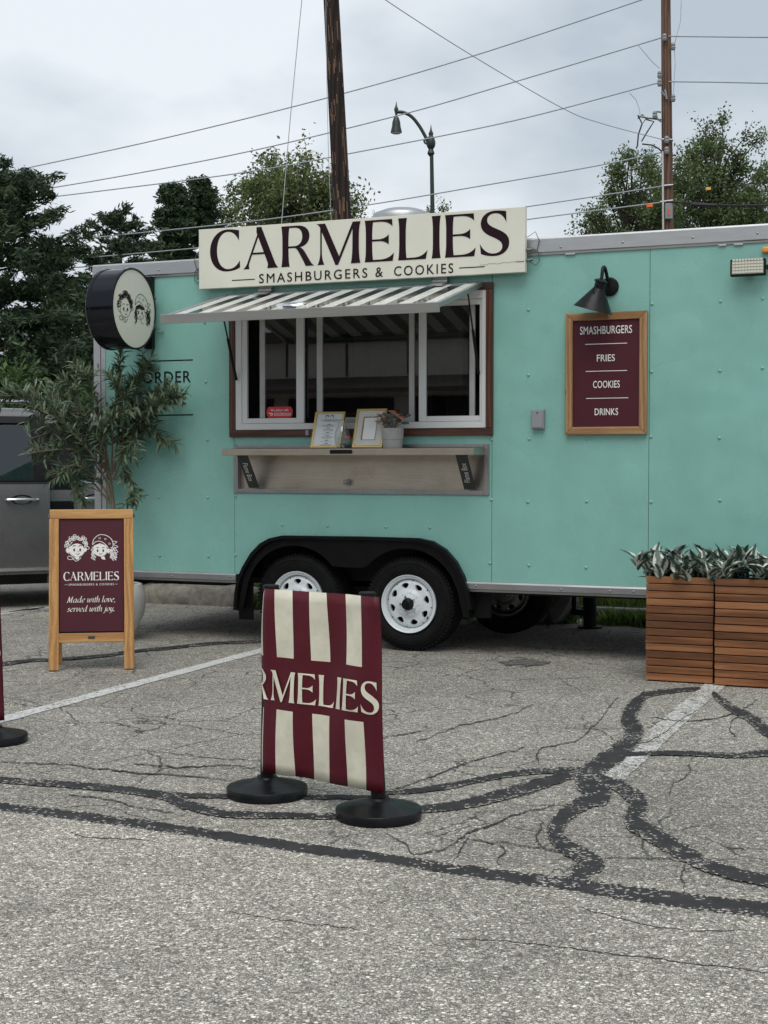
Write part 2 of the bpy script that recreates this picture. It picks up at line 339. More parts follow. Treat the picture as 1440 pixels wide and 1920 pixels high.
MT['glass'] = glassy('window_glass', (.55, .56, .56), .0, .11); MT['clear'] = glassy('clear_glass', (.93, .95, .95), .02); MT['vanglass'] = glassy('tinted_glass', (.42, .50, .52), .0, .10)
MT['olive'] = leafmat('olive_leaf', (.046, .082, .044), (.165, .215, .130), isl=False, trans=.12, rough=.42)
MT['olive2'] = leafmat('olive_leaf_mass', (.046, .082, .044), (.165, .215, .130), trans=.12, rough=.42)
MT['pineleaf'] = leafmat('pine_needles', (.022, .042, .024), (.080, .125, .060), .5, .1, .7)
MT['sprucel'] = leafmat('juniper_sprays', (.020, .042, .022), (.075, .125, .055), .6, .12, .7)
MT['decid'] = leafmat('summer_leaves', (.060, .088, .030), (.19, .225, .085), .45, .3, .6)
MT['decid2'] = leafmat('sparse_leaves', (.042, .078, .028), (.155, .205, .075), .45, .3, .6)
MT['bush'] = leafmat('bush_leaves', (.025, .055, .015), (.09, .16, .04), .6, .25, .6)
MT['grass'] = leafmat('grass_blades', (.085, .15, .03), (.26, .36, .10), 3., .3, .6)
MT['verge'] = plain('verge_earth', (.10, .085, .055), .95, var=.4, vs=5, bump=.5)

# ------------------------------------------------------------------ flat lettering and line work (drawn in u right, v up)
def bez(path, n=9):
    tk = path.split(); i = 0; P = []; cmd = None
    while i < len(tk):
        if tk[i].isalpha(): cmd = tk[i]; i += 1
        if cmd in 'ML': P.append((float(tk[i]), float(tk[i+1]))); i += 2
        elif cmd == 'C':
            c = [float(x) for x in tk[i:i+6]]; i += 6; p0 = P[-1]
            for k in range(1, n+1):
                t = k/n; a = (1-t)**3; b = 3*t*(1-t)**2; d = 3*t*t*(1-t); g = t**3
                P.append((a*p0[0]+b*c[0]+d*c[2]+g*c[4], a*p0[1]+b*c[1]+d*c[3]+g*c[5]))
        elif cmd == 'Z': break
    return P
def catmull(pts, n=6):
    P = [np.array(p, float) for p in pts]; P = [2*P[0]-P[1]]+P+[2*P[-1]-P[-2]]; o = []
    for i in range(1, len(P)-2):
        for k in range(n):
            t = k/n; o.append(.5*(2*P[i]+(P[i+1]-P[i-1])*t+(2*P[i-1]-5*P[i]+4*P[i+1]-P[i+2])*t*t+(3*P[i]-P[i-1]-3*P[i+1]+P[i+2])*t**3))
    o.append(P[-2]); return o
class Draw:                                                          # list of (polygon, layer)
    def __init__(s): s.p = []
    def poly(s, pts, layer=0): s.p.append(([tuple(q) for q in pts], layer)); return s
    def stroke(s, pts, w, layer=0, n=6, smooth=True):
        m = len(pts); ws = w if isinstance(w, (list, tuple)) else [w]*m
        q = catmull([(p[0], p[1], x) for p, x in zip(pts, ws)], n) if smooth and m > 2 else [np.array((p[0], p[1], x)) for p, x in zip(pts, ws)]
        L = []; Rr = []
        for i, p in enumerate(q):
            t = q[min(i+1, len(q)-1)][:2]-q[max(i-1, 0)][:2]; l = math.hypot(*t) or 1; nx, ny = -t[1]/l, t[0]/l
            L.append((p[0]+nx*p[2]/2, p[1]+ny*p[2]/2)); Rr.append((p[0]-nx*p[2]/2, p[1]-ny*p[2]/2))
        for i in range(len(q)-1): s.p.append(([L[i], L[i+1], Rr[i+1], Rr[i]], layer))
        return s
    def nib(s, pts, w, ang=40, layer=0):                              # broad pen
        q = catmull(pts, 6) if len(pts) > 2 else [np.array(p, float) for p in pts]
        a = R(ang); dx, dy = math.cos(a)*w/2, math.sin(a)*w/2; th = w*.16
        self = s
        s.stroke([tuple(p) for p in q], th, layer, smooth=False)
        for i in range(len(q)-1):
            A, B = q[i], q[i+1]
            s.p.append(([(A[0]-dx, A[1]-dy), (A[0]+dx, A[1]+dy), (B[0]+dx, B[1]+dy), (B[0]-dx, B[1]-dy)], layer))
        return s
    def disc(s, cx, cy, rx, ry=None, layer=0, n=18, rot=0):
        ry = ry or rx; c, d = math.cos(rot), math.sin(rot)
        return s.poly([(cx+rx*math.cos(2*math.pi*i/n)*c-ry*math.sin(2*math.pi*i/n)*d, cy+rx*math.cos(2*math.pi*i/n)*d+ry*math.sin(2*math.pi*i/n)*c) for i in range(n)], layer)
    def ring(s, cx, cy, r, w, layer=0, n=12, a0=0, a1=6.2832):
        return s.stroke([(cx+r*math.cos(a0+(a1-a0)*i/n), cy+r*math.sin(a0+(a1-a0)*i/n)) for i in range(n+1)], w, layer, smooth=False)
    def extend(s, d, dx=0, dy=0, sx=1, sy=None):
        sy = sy or sx
        for p, l in d.p: s.p.append(([(x*sx+dx, y*sy+dy) for x, y in p], l))
        return s
    def bounds(s):
        xs = [x for p, _ in s.p for x, y in p]; ys = [y for p, _ in s.p for x, y in p]; return min(xs), max(xs), min(ys), max(ys)
    def fit(s, x0, x1, y0, y1):
        a, b, c, d = s.bounds(); o = Draw()
        for p, l in s.p: o.p.append(([(x0+(x-a)/(b-a)*(x1-x0), y0+(y-c)/(d-c)*(y1-y0)) for x, y in p], l))
        return o
    def mesh(s, name, mats, parent, fn, base=.0015, mi=None):          # fn(u,v,d): d = height off the surface
        mb = MB()
        for k, (p, l) in enumerate(s.p):
            n = len(p); h = base + l*.0008 + (k % 5)*.00012
            mb.add([fn(x, y, h) for x, y in p], [tuple(range(n))], 0 if mi is None else mi[l])
        me = bpy.data.meshes.new(name); vs = mb.v
        if parent is not None and parent.name in WM:
            Mi = WM[parent.name].inverted(); vs = [tuple(Mi @ Vector(v)) for v in vs]
        me.from_pydata(vs, [], mb.f)
        for m in (mats if isinstance(mats, list) else [mats]): me.materials.append(m)
        if mi is not None: me.polygons.foreach_set('material_index', mb.m)
        o = bpy.data.objects.new(name, me); COL.objects.link(o); o.parent = parent; return o
def stem(x, w, fl=.028, y0=0, y1=1):
    a = fl; return bez(f"M {x-a} {y0} C {x} {y0+.14} {x} {y0+.3} {x} .5 C {x} {y1-.3} {x} {y1-.14} {x-a} {y1} L {x+w+a} {y1} C {x+w} {y1-.14} {x+w} {y1-.3} {x+w} .5 C {x+w} {y0+.3} {x+w} {y0+.14} {x+w+a} {y0} Z")
def glyph(ch):
    d = Draw(); SW = .155
    if ch == 'I': d.poly(stem(.03, SW)); w = .215
    elif ch == 'L':
        d.poly(stem(.03, SW)); d.poly(bez("M .1 0 L .66 0 L .70 .215 C .62 .10 .52 .052 .36 .048 L .1 .048 Z"), 1); w = .70
    elif ch == 'E':
        d.poly(stem(.03, SW)); d.poly(bez("M .1 0 L .68 0 L .71 .20 C .63 .10 .53 .052 .38 .048 L .1 .048 Z"), 1)
        d.poly(bez("M .1 .952 L .38 .952 C .5 .95 .60 .92 .675 .825 L .665 1 L .1 1 Z"), 1)
        d.poly(bez("M .1 .49 L .36 .49 C .46 .485 .53 .45 .585 .40 L .585 .64 C .53 .58 .46 .54 .36 .535 L .1 .535 Z"), 1); w = .71
    elif ch == 'C':
        d.poly(bez("M .77 .985 L .765 .72 C .70 .88 .60 .965 .47 .965 C .29 .965 .185 .76 .185 .50 C .185 .23 .30 .032 .49 .032 C .62 .032 .72 .11 .785 .235 L .795 .06 C .70 .0 .58 -.025 .45 -.025 C .17 -.025 0 .20 0 .49 C 0 .80 .19 1.025 .46 1.025 C .58 1.025 .68 1.005 .77 .985 Z", 14)); w = .80
    elif ch == 'A':
        d.poly(bez("M -.02 0 C .04 .05 .07 .10 .09 .155 L .405 1.0 L .455 1.0 L .142 .155 C .125 .10 .125 .05 .145 0 Z"))
        d.poly(bez("M .33 1.03 L .455 1.03 L .80 .14 C .82 .09 .85 .04 .885 0 L .60 0 C .625 .05 .63 .10 .61 .155 L .33 .90 Z"), 1)
        d.poly([(.17, .355), (.55, .355), (.55, .40), (.18, .40)], 2); w = .87
    elif ch == 'R':
        d.poly(stem(.03, SW))
        d.poly(bez("M .1 1 L .40 1 C .62 1 .715 .88 .715 .735 C .715 .58 .60 .455 .37 .455 L .12 .455 L .12 .50 L .33 .50 C .47 .50 .535 .60 .535 .735 C .535 .87 .46 .952 .34 .952 L .1 .952 Z", 12), 1)
        d.poly(bez("M .30 .48 L .43 .48 C .52 .46 .57 .40 .62 .31 L .74 .10 C .77 .05 .80 .02 .84 0 L .62 0 C .60 .05 .575 .10 .55 .15 L .45 .34 C .41 .42 .37 .46 .30 .47 Z"), 2); w = .83
    elif ch == 'M':
        d.poly(bez("M -.01 0 C .045 .10 .06 .2 .06 .35 L .06 1 L .10 1 L .10 .35 C .10 .2 .115 .10 .165 0 Z"))
        d.poly(bez("M -.03 1 L .185 1 L .555 .13 L .50 -.02 L .44 -.02 L .06 .90 C .04 .95 .01 .98 -.03 1 Z"), 1)
        d.poly([(.455, .0), (.505, -.02), (.90, .93), (.87, 1.0), (.865, 1.0)], 2)
        d.poly(bez("M .865 1 L 1.06 1 C 1.015 .88 1.015 .7 1.015 .5 C 1.015 .3 1.02 .12 1.055 0 L .82 0 C .85 .12 .86 .3 .86 .5 Z"), 3); w = 1.06
    elif ch == 'S':
        d.poly(bez("M .595 1.0 L .60 .735 C .55 .88 .47 .965 .34 .965 C .24 .965 .165 .905 .165 .815 C .165 .72 .25 .665 .385 .60 C .55 .52 .665 .44 .665 .275 C .665 .09 .52 -.025 .32 -.025 C .21 -.025 .10 .0 .025 .04 L .0 .275 C .075 .12 .18 .035 .31 .035 C .43 .035 .51 .095 .51 .195 C .51 .295 .425 .35 .285 .42 C .12 .50 .02 .585 .02 .74 C .02 .91 .16 1.025 .345 1.025 C .44 1.025 .52 1.015 .595 1.0 Z", 12)); w = .67
    return d, w
def serif(word, gap=.10):
    d = Draw(); x = 0
    for ch in word:
        g, w = glyph(ch); d.extend(g, x); x += w+gap
    return d
def font(body, space=1., bold=0., shear=0.):
    cu = bpy.data.curves.new('text', 'FONT'); cu.body = body; cu.space_character = space; cu.shear = shear; cu.resolution_u = 4
    ob = bpy.data.objects.new('text', cu); COL.objects.link(ob)
    me = ob.to_mesh(); d = Draw()
    V = [v.co.copy() for v in me.vertices]
    for p in me.polygons: d.poly([(V[i].x, V[i].y) for i in p.vertices])
    ob.to_mesh_clear(); bpy.data.objects.remove(ob); bpy.data.curves.remove(cu)
    if bold:
        e = Draw()
        for k, (dx, dy) in enumerate(((0, 0), (bold, 0), (-bold, 0), (0, bold*.7), (0, -bold*.7))):
            for pp, _ in d.p: e.p.append(([(x+dx, y+dy) for x, y in pp], k*.4))
        d = e
    return d
ITAL = {                                                            # pen strokes, x-height 1, slanted later
 'a': ([[(.75,.9),(.45,1),(.12,.65),(.12,.15),(.35,0),(.62,.3),(.78,.95)], [(.78,1),(.72,.15),(.82,0),(1.0,.15)]], 1.05),
 'd': ([[(.75,.9),(.45,1),(.12,.65),(.12,.15),(.35,0),(.62,.3),(.78,.95)], [(.78,1.75),(.74,.15),(.84,0),(1.0,.15)]], 1.05),
 'e': ([[(.12,.5),(.55,.6),(.66,.85),(.45,1),(.15,.7),(.12,.25),(.35,0),(.72,.2)]], .85),
 'w': ([[(0,.9),(.15,1),(.18,.3),(.3,0),(.55,.4),(.65,1)], [(.65,1),(.66,.3),(.78,0),(1.05,.4),(1.1,1),(1.0,1)]], 1.3),
 'i': ([[(.05,.85),(.2,1),(.18,.15),(.28,0),(.45,.15)], [(.2,1.4),(.22,1.45)]], .5),
 't': ([[(.22,1.4),(.18,.2),(.3,0),(.5,.15)], [(0,.95),(.48,.97)]], .55),
 'h': ([[(.1,1.75),(.1,0)], [(.1,.5),(.35,.95),(.6,.9),(.6,.2),(.7,0),(.88,.15)]], .95),
 'l': ([[(.15,1.75),(.13,.2),(.22,0),(.4,.15)]], .48),
 'o': ([[(.45,1),(.15,.75),(.12,.2),(.4,0),(.7,.3),(.7,.8),(.45,1)]], .88),
 'v': ([[(0,.9),(.15,1),(.2,.4),(.25,0),(.6,.4),(.65,.95),(.52,1)]], .82),
 's': ([[(.55,.85),(.35,1),(.15,.8),(.4,.5),(.5,.2),(.3,0),(.05,.12)]], .68),
 'r': ([[(.03,.85),(.16,1),(.12,0)], [(.14,.5),(.35,.95),(.55,.92)]], .62),
 'j': ([[(.1,.85),(.25,1),(.2,0),(.05,-.5),(-.2,-.5)], [(.25,1.4),(.27,1.45)]], .45),
 'y': ([[(0,.9),(.15,1),(.18,.3),(.35,0),(.65,.5)], [(.68,1),(.55,0),(.3,-.5),(0,-.5)]], .82),
 'M': ([[(.05,0),(.3,1.55)], [(.3,1.55),(.55,.1)], [(.55,.1),(1.05,1.55)], [(1.05,1.55),(1.0,0)], [(-.05,.02),(.2,.02)], [(.85,.02),(1.15,.02)], [(.2,1.55),(.35,1.55)], [(1.0,1.55),(1.2,1.55)]], 1.4),
 ',': ([[(.15,.1),(.18,0),(.05,-.3)]], .35), '.': ([[(.02,.06),(.26,.06)], [(.02,.14),(.26,.14)], [(.02,-.02),(.26,-.02)]], .4), ' ': ([], .45)}
def italic(body):
    d = Draw(); x = 0
    for ch in body:
        st, w = ITAL[ch]
        for s in st: d.nib([(x+p[0]+.2*p[1], p[1]) for p in s], .24, 30)
        x += w
    return d
def emblem(line, face_layer=False):
    """two cartoon heads: layer 0 = outline ink, layer 1 = pale face fill, layer 2 = marks drawn on the faces"""
    d = Draw(); r = random.Random(3); K = 2 if face_layer else 0; w = line
    if face_layer:
        d.disc(.50, .38, .285, .275, 1, 28); d.disc(.18, .36, .075, .09, 1); d.disc(.83, .38, .05, .08, 1); d.poly([(.42,.08),(.60,.08),(.58,-.02),(.47,-.03)], 1)
        d.disc(1.41, .36, .255, .25, 1, 28); d.disc(1.70, .33, .065, .085, 1); d.poly([(1.42,.09),(1.56,.10),(1.60,-.02),(1.46,-.02)], 1)
    d.stroke([(.21,.55),(.20,.30),(.34,.13),(.52,.09),(.70,.16),(.80,.34),(.79,.55)], w)
    d.stroke([(.20,.42),(.10,.44),(.10,.32),(.17,.25),(.22,.27)], w); d.stroke([(.79,.44),(.86,.46),(.86,.34),(.80,.30)], w)
    for cx in (.40, .63): d.disc(cx, .38, .036, .066, 2); d.stroke([(cx-.065,.53),(cx,.57),(cx+.06,.55)], w*1.3, K)
    d.stroke([(.47,.225),(.54,.19),(.62,.23)], w*1.1, K); d.stroke([(.53,.33),(.56,.30),(.53,.29)], w*.8, K)
    n = 66 if not face_layer else 34
    for k in range(n):
        a = R(-6+192*(k+r.random())/n); rr = r.choice((.36, .43, .50))+r.uniform(-.02, .02); cx, cy = .5+rr*math.cos(a)*.86, .50+rr*math.sin(a)*1.02
        d.ring(cx, cy, .05+.012*r.random(), w*(1.35 if not face_layer else 1.), 0, 9, r.random()*6, r.random()*6+5.0)
    d.stroke([(.30,.08),(.18,.12),(.16,.0),(.30,-.03),(.42,.05),(.54,-.05)], w); d.stroke([(.30,.10),(.38,-.02),(.48,-.10),(.60,-.02),(.66,.06)], w)
    d.stroke([(1.16,.50),(1.17,.26),(1.30,.13),(1.45,.11),(1.60,.18),(1.66,.32)], w)
    for cx in (1.30, 1.52): d.disc(cx, .34, .034, .062, 2); d.stroke([(cx-.05,.46),(cx,.48),(cx+.05,.465)], w*1.1, K)
    d.stroke([(1.35,.215),(1.41,.185),(1.48,.22)], w*1.1, K)
    d.stroke([(1.10,.60),(1.16,.84),(1.36,1.02),(1.62,1.0),(1.84,.82),(1.90,.56),(1.80,.34)], w*1.2); d.stroke([(1.10,.60),(1.26,.74),(1.46,.72),(1.65,.55),(1.74,.36)], w*1.2)
    d.stroke([(1.86,.74),(2.05,.72),(1.93,.60),(2.09,.50),(1.88,.44)], w)
    for cx, cy in ((1.38,.88),(1.60,.84),(1.76,.64)):
        for a in (0, 1.26, 2.51, 3.77, 5.03): d.disc(cx+.035*math.cos(a), cy+.035*math.sin(a), .014, .014, 0, 8)
    for k in range(17): x = 1.15+.031*k; t = abs(k-7)/8; d.stroke([(x+.03, .66-.10*t), (x, .56-.06*t), (x-.015, .47+.04*r.random()-.03*t)], w*(1.6 if not face_layer else 1.2))
    for side, m in ((1.11, 11), (1.84, 20)):
        for k in range(m):
            x = side+r.uniform(-.05, .08 if side < 1.5 else .20); y = .40-.44*(k+r.random())/m
            d.stroke([(x, y+.12), (x+.05, y+.05), (x-.03, y), (x+.03, y-.07)], w*(1.6 if not face_layer else 1.1))
    d.stroke([(1.68,.36),(1.76,.40),(1.78,.28),(1.70,.22)], w); d.stroke([(1.45,.08),(1.50,-.02),(1.60,-.04)], w)
    return d

# ================================================================== GROUND
g = MB().add([(-600, -300, 0), (600, -300, 0), (600, 900, 0), (-600, 900, 0)], [(0,1,2,3)]).build('parking_lot', MT['lot']); struct(g); WM[g.name] = Matrix()
lane = MB().add([(-60, -60, .004), (60, -60, .004), (60, -5.16, .004), (-3.3, -4.91, .004), (-60, -4.5, .004)], [(0,1,2,3,4)]).build('drive_lane', MT['lane']); struct(lane); WM[lane.name] = Matrix()
def ribbon(pts, mat, name, z, parent, jag=.18, sub=10, seed=0, wander=.5):
    """sheet along a surveyed centre line; third value = width across it as surveyed"""
    r = random.Random(seed); q = catmull(pts, sub); vs = []; n = len(q); wx = wy = 0.
    for i in range(1, n-1):
        wx = wx*.82+r.uniform(-1, 1)*wander; wy = wy*.82+r.uniform(-1, 1)*wander*.7; q[i] = q[i]+np.array((wx, wy, 0))
    for i, p in enumerate(q):
        t = q[min(i+1, n-1)][:2]-q[max(i-1, 0)][:2]; l = math.hypot(*t) or 1; nx, ny = -t[1]/l, t[0]/l
        e0, e1 = [p[2]/2*(1+r.uniform(-jag, jag)) for _ in (0, 1)]
        for s in (-1, -.5, 0, .5, 1):
            w = e0*-s if s < 0 else e1*s; sg_ = -1 if s < 0 else 1; vs.append(gp(p[0]+nx*w*sg_, p[1]+ny*w*sg_, z+i*.000001))
    fs = [(5*i+j, 5*i+j+1, 5*i+j+6, 5*i+j+5) for i in range(n-1) for j in range(4)]
    o = MB().add(vs, fs).build(name, mat, parent)
    o.data.attributes.new('across', 'FLOAT', 'POINT').data.foreach_set('value', [1., .5, 0., .5, 1.]*n); return o
SEALS = [
 [(-60,1504,14),(0,1512,15),(150,1530,17),(300,1550,18),(450,1572,18),(600,1594,19),(720,1609,18),(870,1632,21),(1020,1652,23),(1140,1668,27),(1270,1687,29),(1440,1706,29),(1520,1716,29)],
 [(-40,1460,10),(0,1462,11),(150,1472,12),(250,1482,13),(310,1492,16),(350,1508,17),(425,1525,14),(525,1528,11),(635,1529,11),(785,1517,13),(870,1507,17),(970,1482,21),(1070,1450,18),(1105,1443,18)],
 [(300,1490,9),(425,1492,8),(575,1493,8),(690,1494,7),(720,1487,7),(820,1477,10),(920,1457,10),(995,1446,10),(1060,1444,12),(1100,1448,14)],
 [(1312,1290,6),(1220,1300,11),(1195,1316,22),(1178,1345,28),(1190,1374,32),(1160,1410,34),(1112,1442,36),(1100,1466,40),(1133,1490,28),(1080,1512,26),(1042,1550,28),(1056,1580,30),(1100,1607,30),(1118,1620,28),(1086,1637,30),(1092,1660,36)],
 [(1125,1458,12),(1168,1478,24),(1199,1505,32),(1187,1537,32),(1230,1567,30),(1280,1597,30),(1345,1628,24),(1440,1650,22),(1510,1662,22)],
 [(1160,1413,7),(1270,1411,8),(1360,1415,9),(1440,1411,11),(1510,1404,11)],
 [(1336,1298,8),(1370,1325,14),(1410,1347,18),(1440,1370,20),(1510,1402,20)],
 [(-20,1248,7),(56,1238,6),(93,1236,5),(180,1230,5),(252,1221,5),(326,1213,5),(403,1205,5),(487,1202,4),(560,1200,3)],
]
for i, s in enumerate(SEALS):
    ribbon([(a, b, w*1.02) for a, b, w in s], MT['seal'], 'crack_sealant', .0051+.00032*i, g, .13, 18, i, .5)
CR = [
 [(720,1562,2),(755,1578,3),(775,1602,3),(812,1596,3),(840,1590,3),(865,1570,4),(885,1560,4),(960,1530,4),(1005,1516,3),(1040,1508,2)],
 [(877,1572,2),(915,1576,3),(960,1581,2),(1020,1590,3),(1060,1597,3)],
 [(1015,1540,2),(1012,1555,4),(1008,1575,4),(1020,1590,2)],
 [(938,1583,3),(946,1597,4),(935,1612,3),(940,1622,2)],
 [(850,1612,3),(862,1598,4),(872,1580,3),(880,1566,2)],
 [(720,1484,2),(820,1452,3),(870,1432,2),(895,1425,3),(960,1408,2),(985,1398,2)],
 [(1008,1434,2),(1015,1405,3),(1080,1390,2),(1115,1360,3),(1140,1330,2),(1160,1308,2)],
 [(1294,1432,2),(1285,1455,3),(1265,1470,2),(1255,1492,2)],
 [(1285,1620,2),(1279,1640,4),(1284,1662,3),(1281,1684,2)],
 [(1140,1607,2),(1190,1608,2),(1240,1609,3),(1270,1612,2)],
 [(0,1427,2),(75,1430,2),(185,1440,3),(275,1450,3),(425,1463,2)],
 [(250,1432,2),(350,1438,3),(450,1437,2),(485,1446,2)],
 [(1220,1345,2),(1300,1352,2),(1380,1340,3),(1440,1346,2)],
 [(1180,1398,2),(1225,1385,3),(1260,1362,2),(1310,1330,2)],
 [(1380,1380,2),(1372,1362,3),(1395,1330,2),(1420,1310,2)],
 [(130,1490,2),(230,1503,3),(245,1510,2),(330,1522,2)],
 [(1030,1640,2),(1045,1628,3),(1060,1634,2),(1075,1622,2)],
 [(880,1490,2),(930,1500,2),(975,1492,2),(1010,1482,2)],
 [(560,1398,1.5),(640,1390,2),(700,1384,2),(790,1370,2)],
 [(780,1390,1.5),(850,1365,2),(940,1345,2),(1000,1320,2)],
]
for i, s in enumerate(CR): ribbon([(a, b, w*.55) for a, b, w in s], MT['crack'], 'crack', .0045, g, .75, 16, 50+i, 2.0)
for i, s in enumerate([[(840,1760,2),(1000,1770,3),(1150,1788,3),(1300,1808,3),(1470,1830,3)], [(430,1710,2),(550,1728,2),(620,1735,3),(678,1743,2)], [(1090,1700,2),(1140,1716,3),(1260,1741,2),(1400,1745,2)], [(130,1562,2),(160,1568,3),(280,1576,2)]]):
    ribbon([(a, b, w*.6) for a, b, w in s], MT['crack'], 'crack', .0047, lane, .75, 22, 90+i, 1.6)
def line(a, b, w, mat, z=.004, seed=0):
    a = Vector(a); b = Vector(b); d = (b-a).normalized(); n = Vector((-d.y, d.x, 0)); r = random.Random(seed); vs = []; k = 60
    for i in range(k+1):
        p = a+(b-a)*i/k
        for s in (-1, 1): vs.append(p+n*s*(w/2+r.uniform(-.006, .006))+Vector((0, 0, z)))
    return MB().add(vs, [(2*i, 2*i+1, 2*i+3, 2*i+2) for i in range(k)]).build('parking_line', mat, g)
line((-4.72, -4.75, 0), (-4.72, 1.6, 0), .115, MT['line'], .0035); line((-1.41, -3.50, 0), (-1.41, 1.6, 0), .13, MT['line2'], .0035)
line((-8.03, -4.75, 0), (-8.03, 1.6, 0), .115, MT['line'], .0035)
a, b = gp(-60, 1155), gp(95, 1139); line(a, b, .11, MT['line'], .0035)
r = random.Random(5); c = gp(985, 1243); st = [c+Vector((math.cos(k/28*6.283)*(.10+.09*r.random()), math.sin(k/28*6.283)*(.10+.16*r.random()), .005)) for k in range(28)]
MB().add(st, [tuple(range(28))]).build('oil_stain', MT['stain'], g)
# verge behind the trailer, kerb, grass
vg = MB().add([(-6.6, 2.62, .10), (40, 2.62, .10), (40, 80, .3), (-40, 80, .3), (-30, 9, .12), (-9.5, 4.2, .1)], [(0,1,2,3,4,5)]).build('grass_verge', MT['verge']); struct(vg)
kb = MB(); r = random.Random(8); xs = np.arange(-7.5, -3.4, .06)
prof = [(0, 0), (-.02, .05), (.0, .12), (.05, .17), (.14, .185), (.3, .16), (.36, 0)]
vs = []
for x in xs:
    for (py_, pz) in prof: vs.append((x, 2.36+py_+r.uniform(-.03, .03), max(0, pz*(.86+.24*r.random())) if pz else -.02))
n = len(prof); kb.add(vs, [(i*n+j, i*n+j+1, (i+1)*n+j+1, (i+1)*n+j) for i in range(len(xs)-1) for j in range(n-1)] + [tuple(range(n)), tuple((len(xs)-1)*n+j for j in range(n))])
ko = kb.build('kerb', MT['concrete'], smooth=True, angle=60); tag(ko, 'rough crumbling concrete kerb behind the left half of the trailer', 'kerb')
ws = MB().prism([(0, 0), (.02, .1), (.05, .13), (.15, .13), (.18, .1), (.2, 0)], lambda u, v, d: (d, 2.30+u, v), -2.95, -1.05).build('wheel_stop', MT['concrete'], bevel=.008, smooth=True)
tag(ws, 'long low concrete parking block on the ground behind the trailer jack', 'parking block')
def rock(loc, s, seed, label):
    bm = bmesh.new(); bmesh.ops.create_icosphere(bm, subdivisions=3, radius=1); rr = random.Random(seed)
    pl = [(Vector((rr.gauss(0,1), rr.gauss(0,1), rr.gauss(0,1))).normalized(), rr.uniform(.62, .9)) for _ in range(9)]
    for v in bm.verts:
        for nrm, dd in pl:
            e = v.co.dot(nrm)-dd
            if e > 0: v.co -= nrm*e
        v.co *= 1+rr.uniform(-.03, .03)
        v.co = Vector((v.co.x*s[0], v.co.y*s[1], v.co.z*s[2]))
    lo = min(v.co.z for v in bm.verts)
    for v in bm.verts: v.co.z -= lo+.01
    me = bpy.data.meshes.new('boulder'); bm.to_mesh(me); bm.free(); me.materials.append(MT['rock'])
    o = bpy.data.objects.new('boulder', me); COL.objects.link(o); o.location = loc; tag(o, label, 'rock', 'rocks behind the trailer'); return o
q = at(1040, 1160, 12.0); rock((q.x, 2.2, 0), (.20, .16, .20), 2, 'pale angular rock beside the far wheel under the trailer')
q = at(1000, 1160, 12.1); rock((q.x, 2.12, 0), (.19, .16, .13), 5, 'darker squat rock wedged against the far wheel under the trailer')
def grass(name, x0, x1, y0, y1, cnt, h0, h1, zf, clump=0):
    xs = rng.uniform(x0, x1, cnt); ys = rng.uniform(y0, y1, cnt)
    if clump:
        cx = rng.uniform(x0, x1, clump); k = rng.integers(0, clump, cnt); xs = cx[k]+rng.normal(0, .05, cnt)
    hs = rng.uniform(h0, h1, cnt); a = rng.uniform(0, 6.283, cnt); w = rng.uniform(.004, .009, cnt); ln = rng.uniform(.1, .7, cnt)*hs; b = rng.uniform(0, 6.283, cnt)
    z = np.full(cnt, zf); ca, sa = np.cos(a)*w, np.sin(a)*w
    V = np.zeros((cnt, 4, 3)); V[:,0] = np.stack([xs-ca, ys-sa, z], 1); V[:,1] = np.stack([xs+ca, ys+sa, z], 1)
    V[:,2] = np.stack([xs+ca*.7+ln*.35*np.cos(b), ys+sa*.7+ln*.35*np.sin(b), z+hs*.6], 1); V[:,3] = np.stack([xs+ln*np.cos(b), ys+ln*np.sin(b), z+hs*np.where(ln > .5*hs, .85, 1)], 1)
    i = np.arange(cnt)[:,None]*4; F = np.concatenate([i+np.array([[0,1,2]]), i+np.array([[0,2,3]])])
    o = bpy.data.objects.new(name, rawmesh(name, V.reshape(-1, 3), F, [MT['grass']])); COL.objects.link(o); return stuff(o)
o = grass('verge_grass', -7.2, 2.5, 2.7, 4.8, 26000, .06, .20, .10); tag(o, 'green uncut grass on the verge behind the trailer', 'grass')
o = grass('gutter_weeds', -6.7, -1.0, 2.16, 2.33, 5200, .04, .17, 0, 46); tag(o, 'tufts of weeds growing along the foot of the kerb', 'weeds')

# ================================================================== FOOD TRAILER
XL, XR, YB, ZS, ZT = -6.36, .25, 2.28, .455, 2.92
tr = thing('food_trailer', (-3.05, 1.14, 0), 'teal food trailer with serving window, striped awning and tandem white wheels', 'food trailer')
def rect(x0, x1, z0, z1, y0=0., y1=.02): return MB().box(x0, x1, y0, y1, z0, z1)
S1, S2, S3 = -5.118, -3.078, -1.973
WZ0, WZ1, WX0, WX1 = 1.61, 2.575, -5.097, -3.118        # window opening
RX0, RX1, RZ0, RZ1 = -5.112, -3.102, 1.143, 1.492        # shelf recess
ARCH = [(447,1090),(455,1068),(470,1043),(485,1026),(502,1014),(525,1008),(560,1006),(680,1008),(780,1011),(805,1016),(828,1028),(848,1048),(862,1070),(872,1090)]
arch = [(p.x, p.z) for p in (wp(a, b) for a, b in ARCH)]
MB().box(XL+.10, S1-.0015, 0, .02, .52, 2.80).build('wall_panel', MT['teal'], tr, bevel=.002)
f2 = lambda u, v, d: (u, d, v)
pb = MB(); pb.box(S1+.0015, S2-.0015, 0, .02, WZ1, 2.80); pb.box(S1+.0015, S2-.0015, 0, .02, RZ1, WZ0)
pb.prism([(S1+.0015, .52), (S1+.0015, RZ0), (S2-.0015, RZ0), (S2-.0015, .52)] + [(arch[-1][0], .52)] + arch[::-1][1:-1] + [(arch[0][0], .52)], f2, 0, .02)
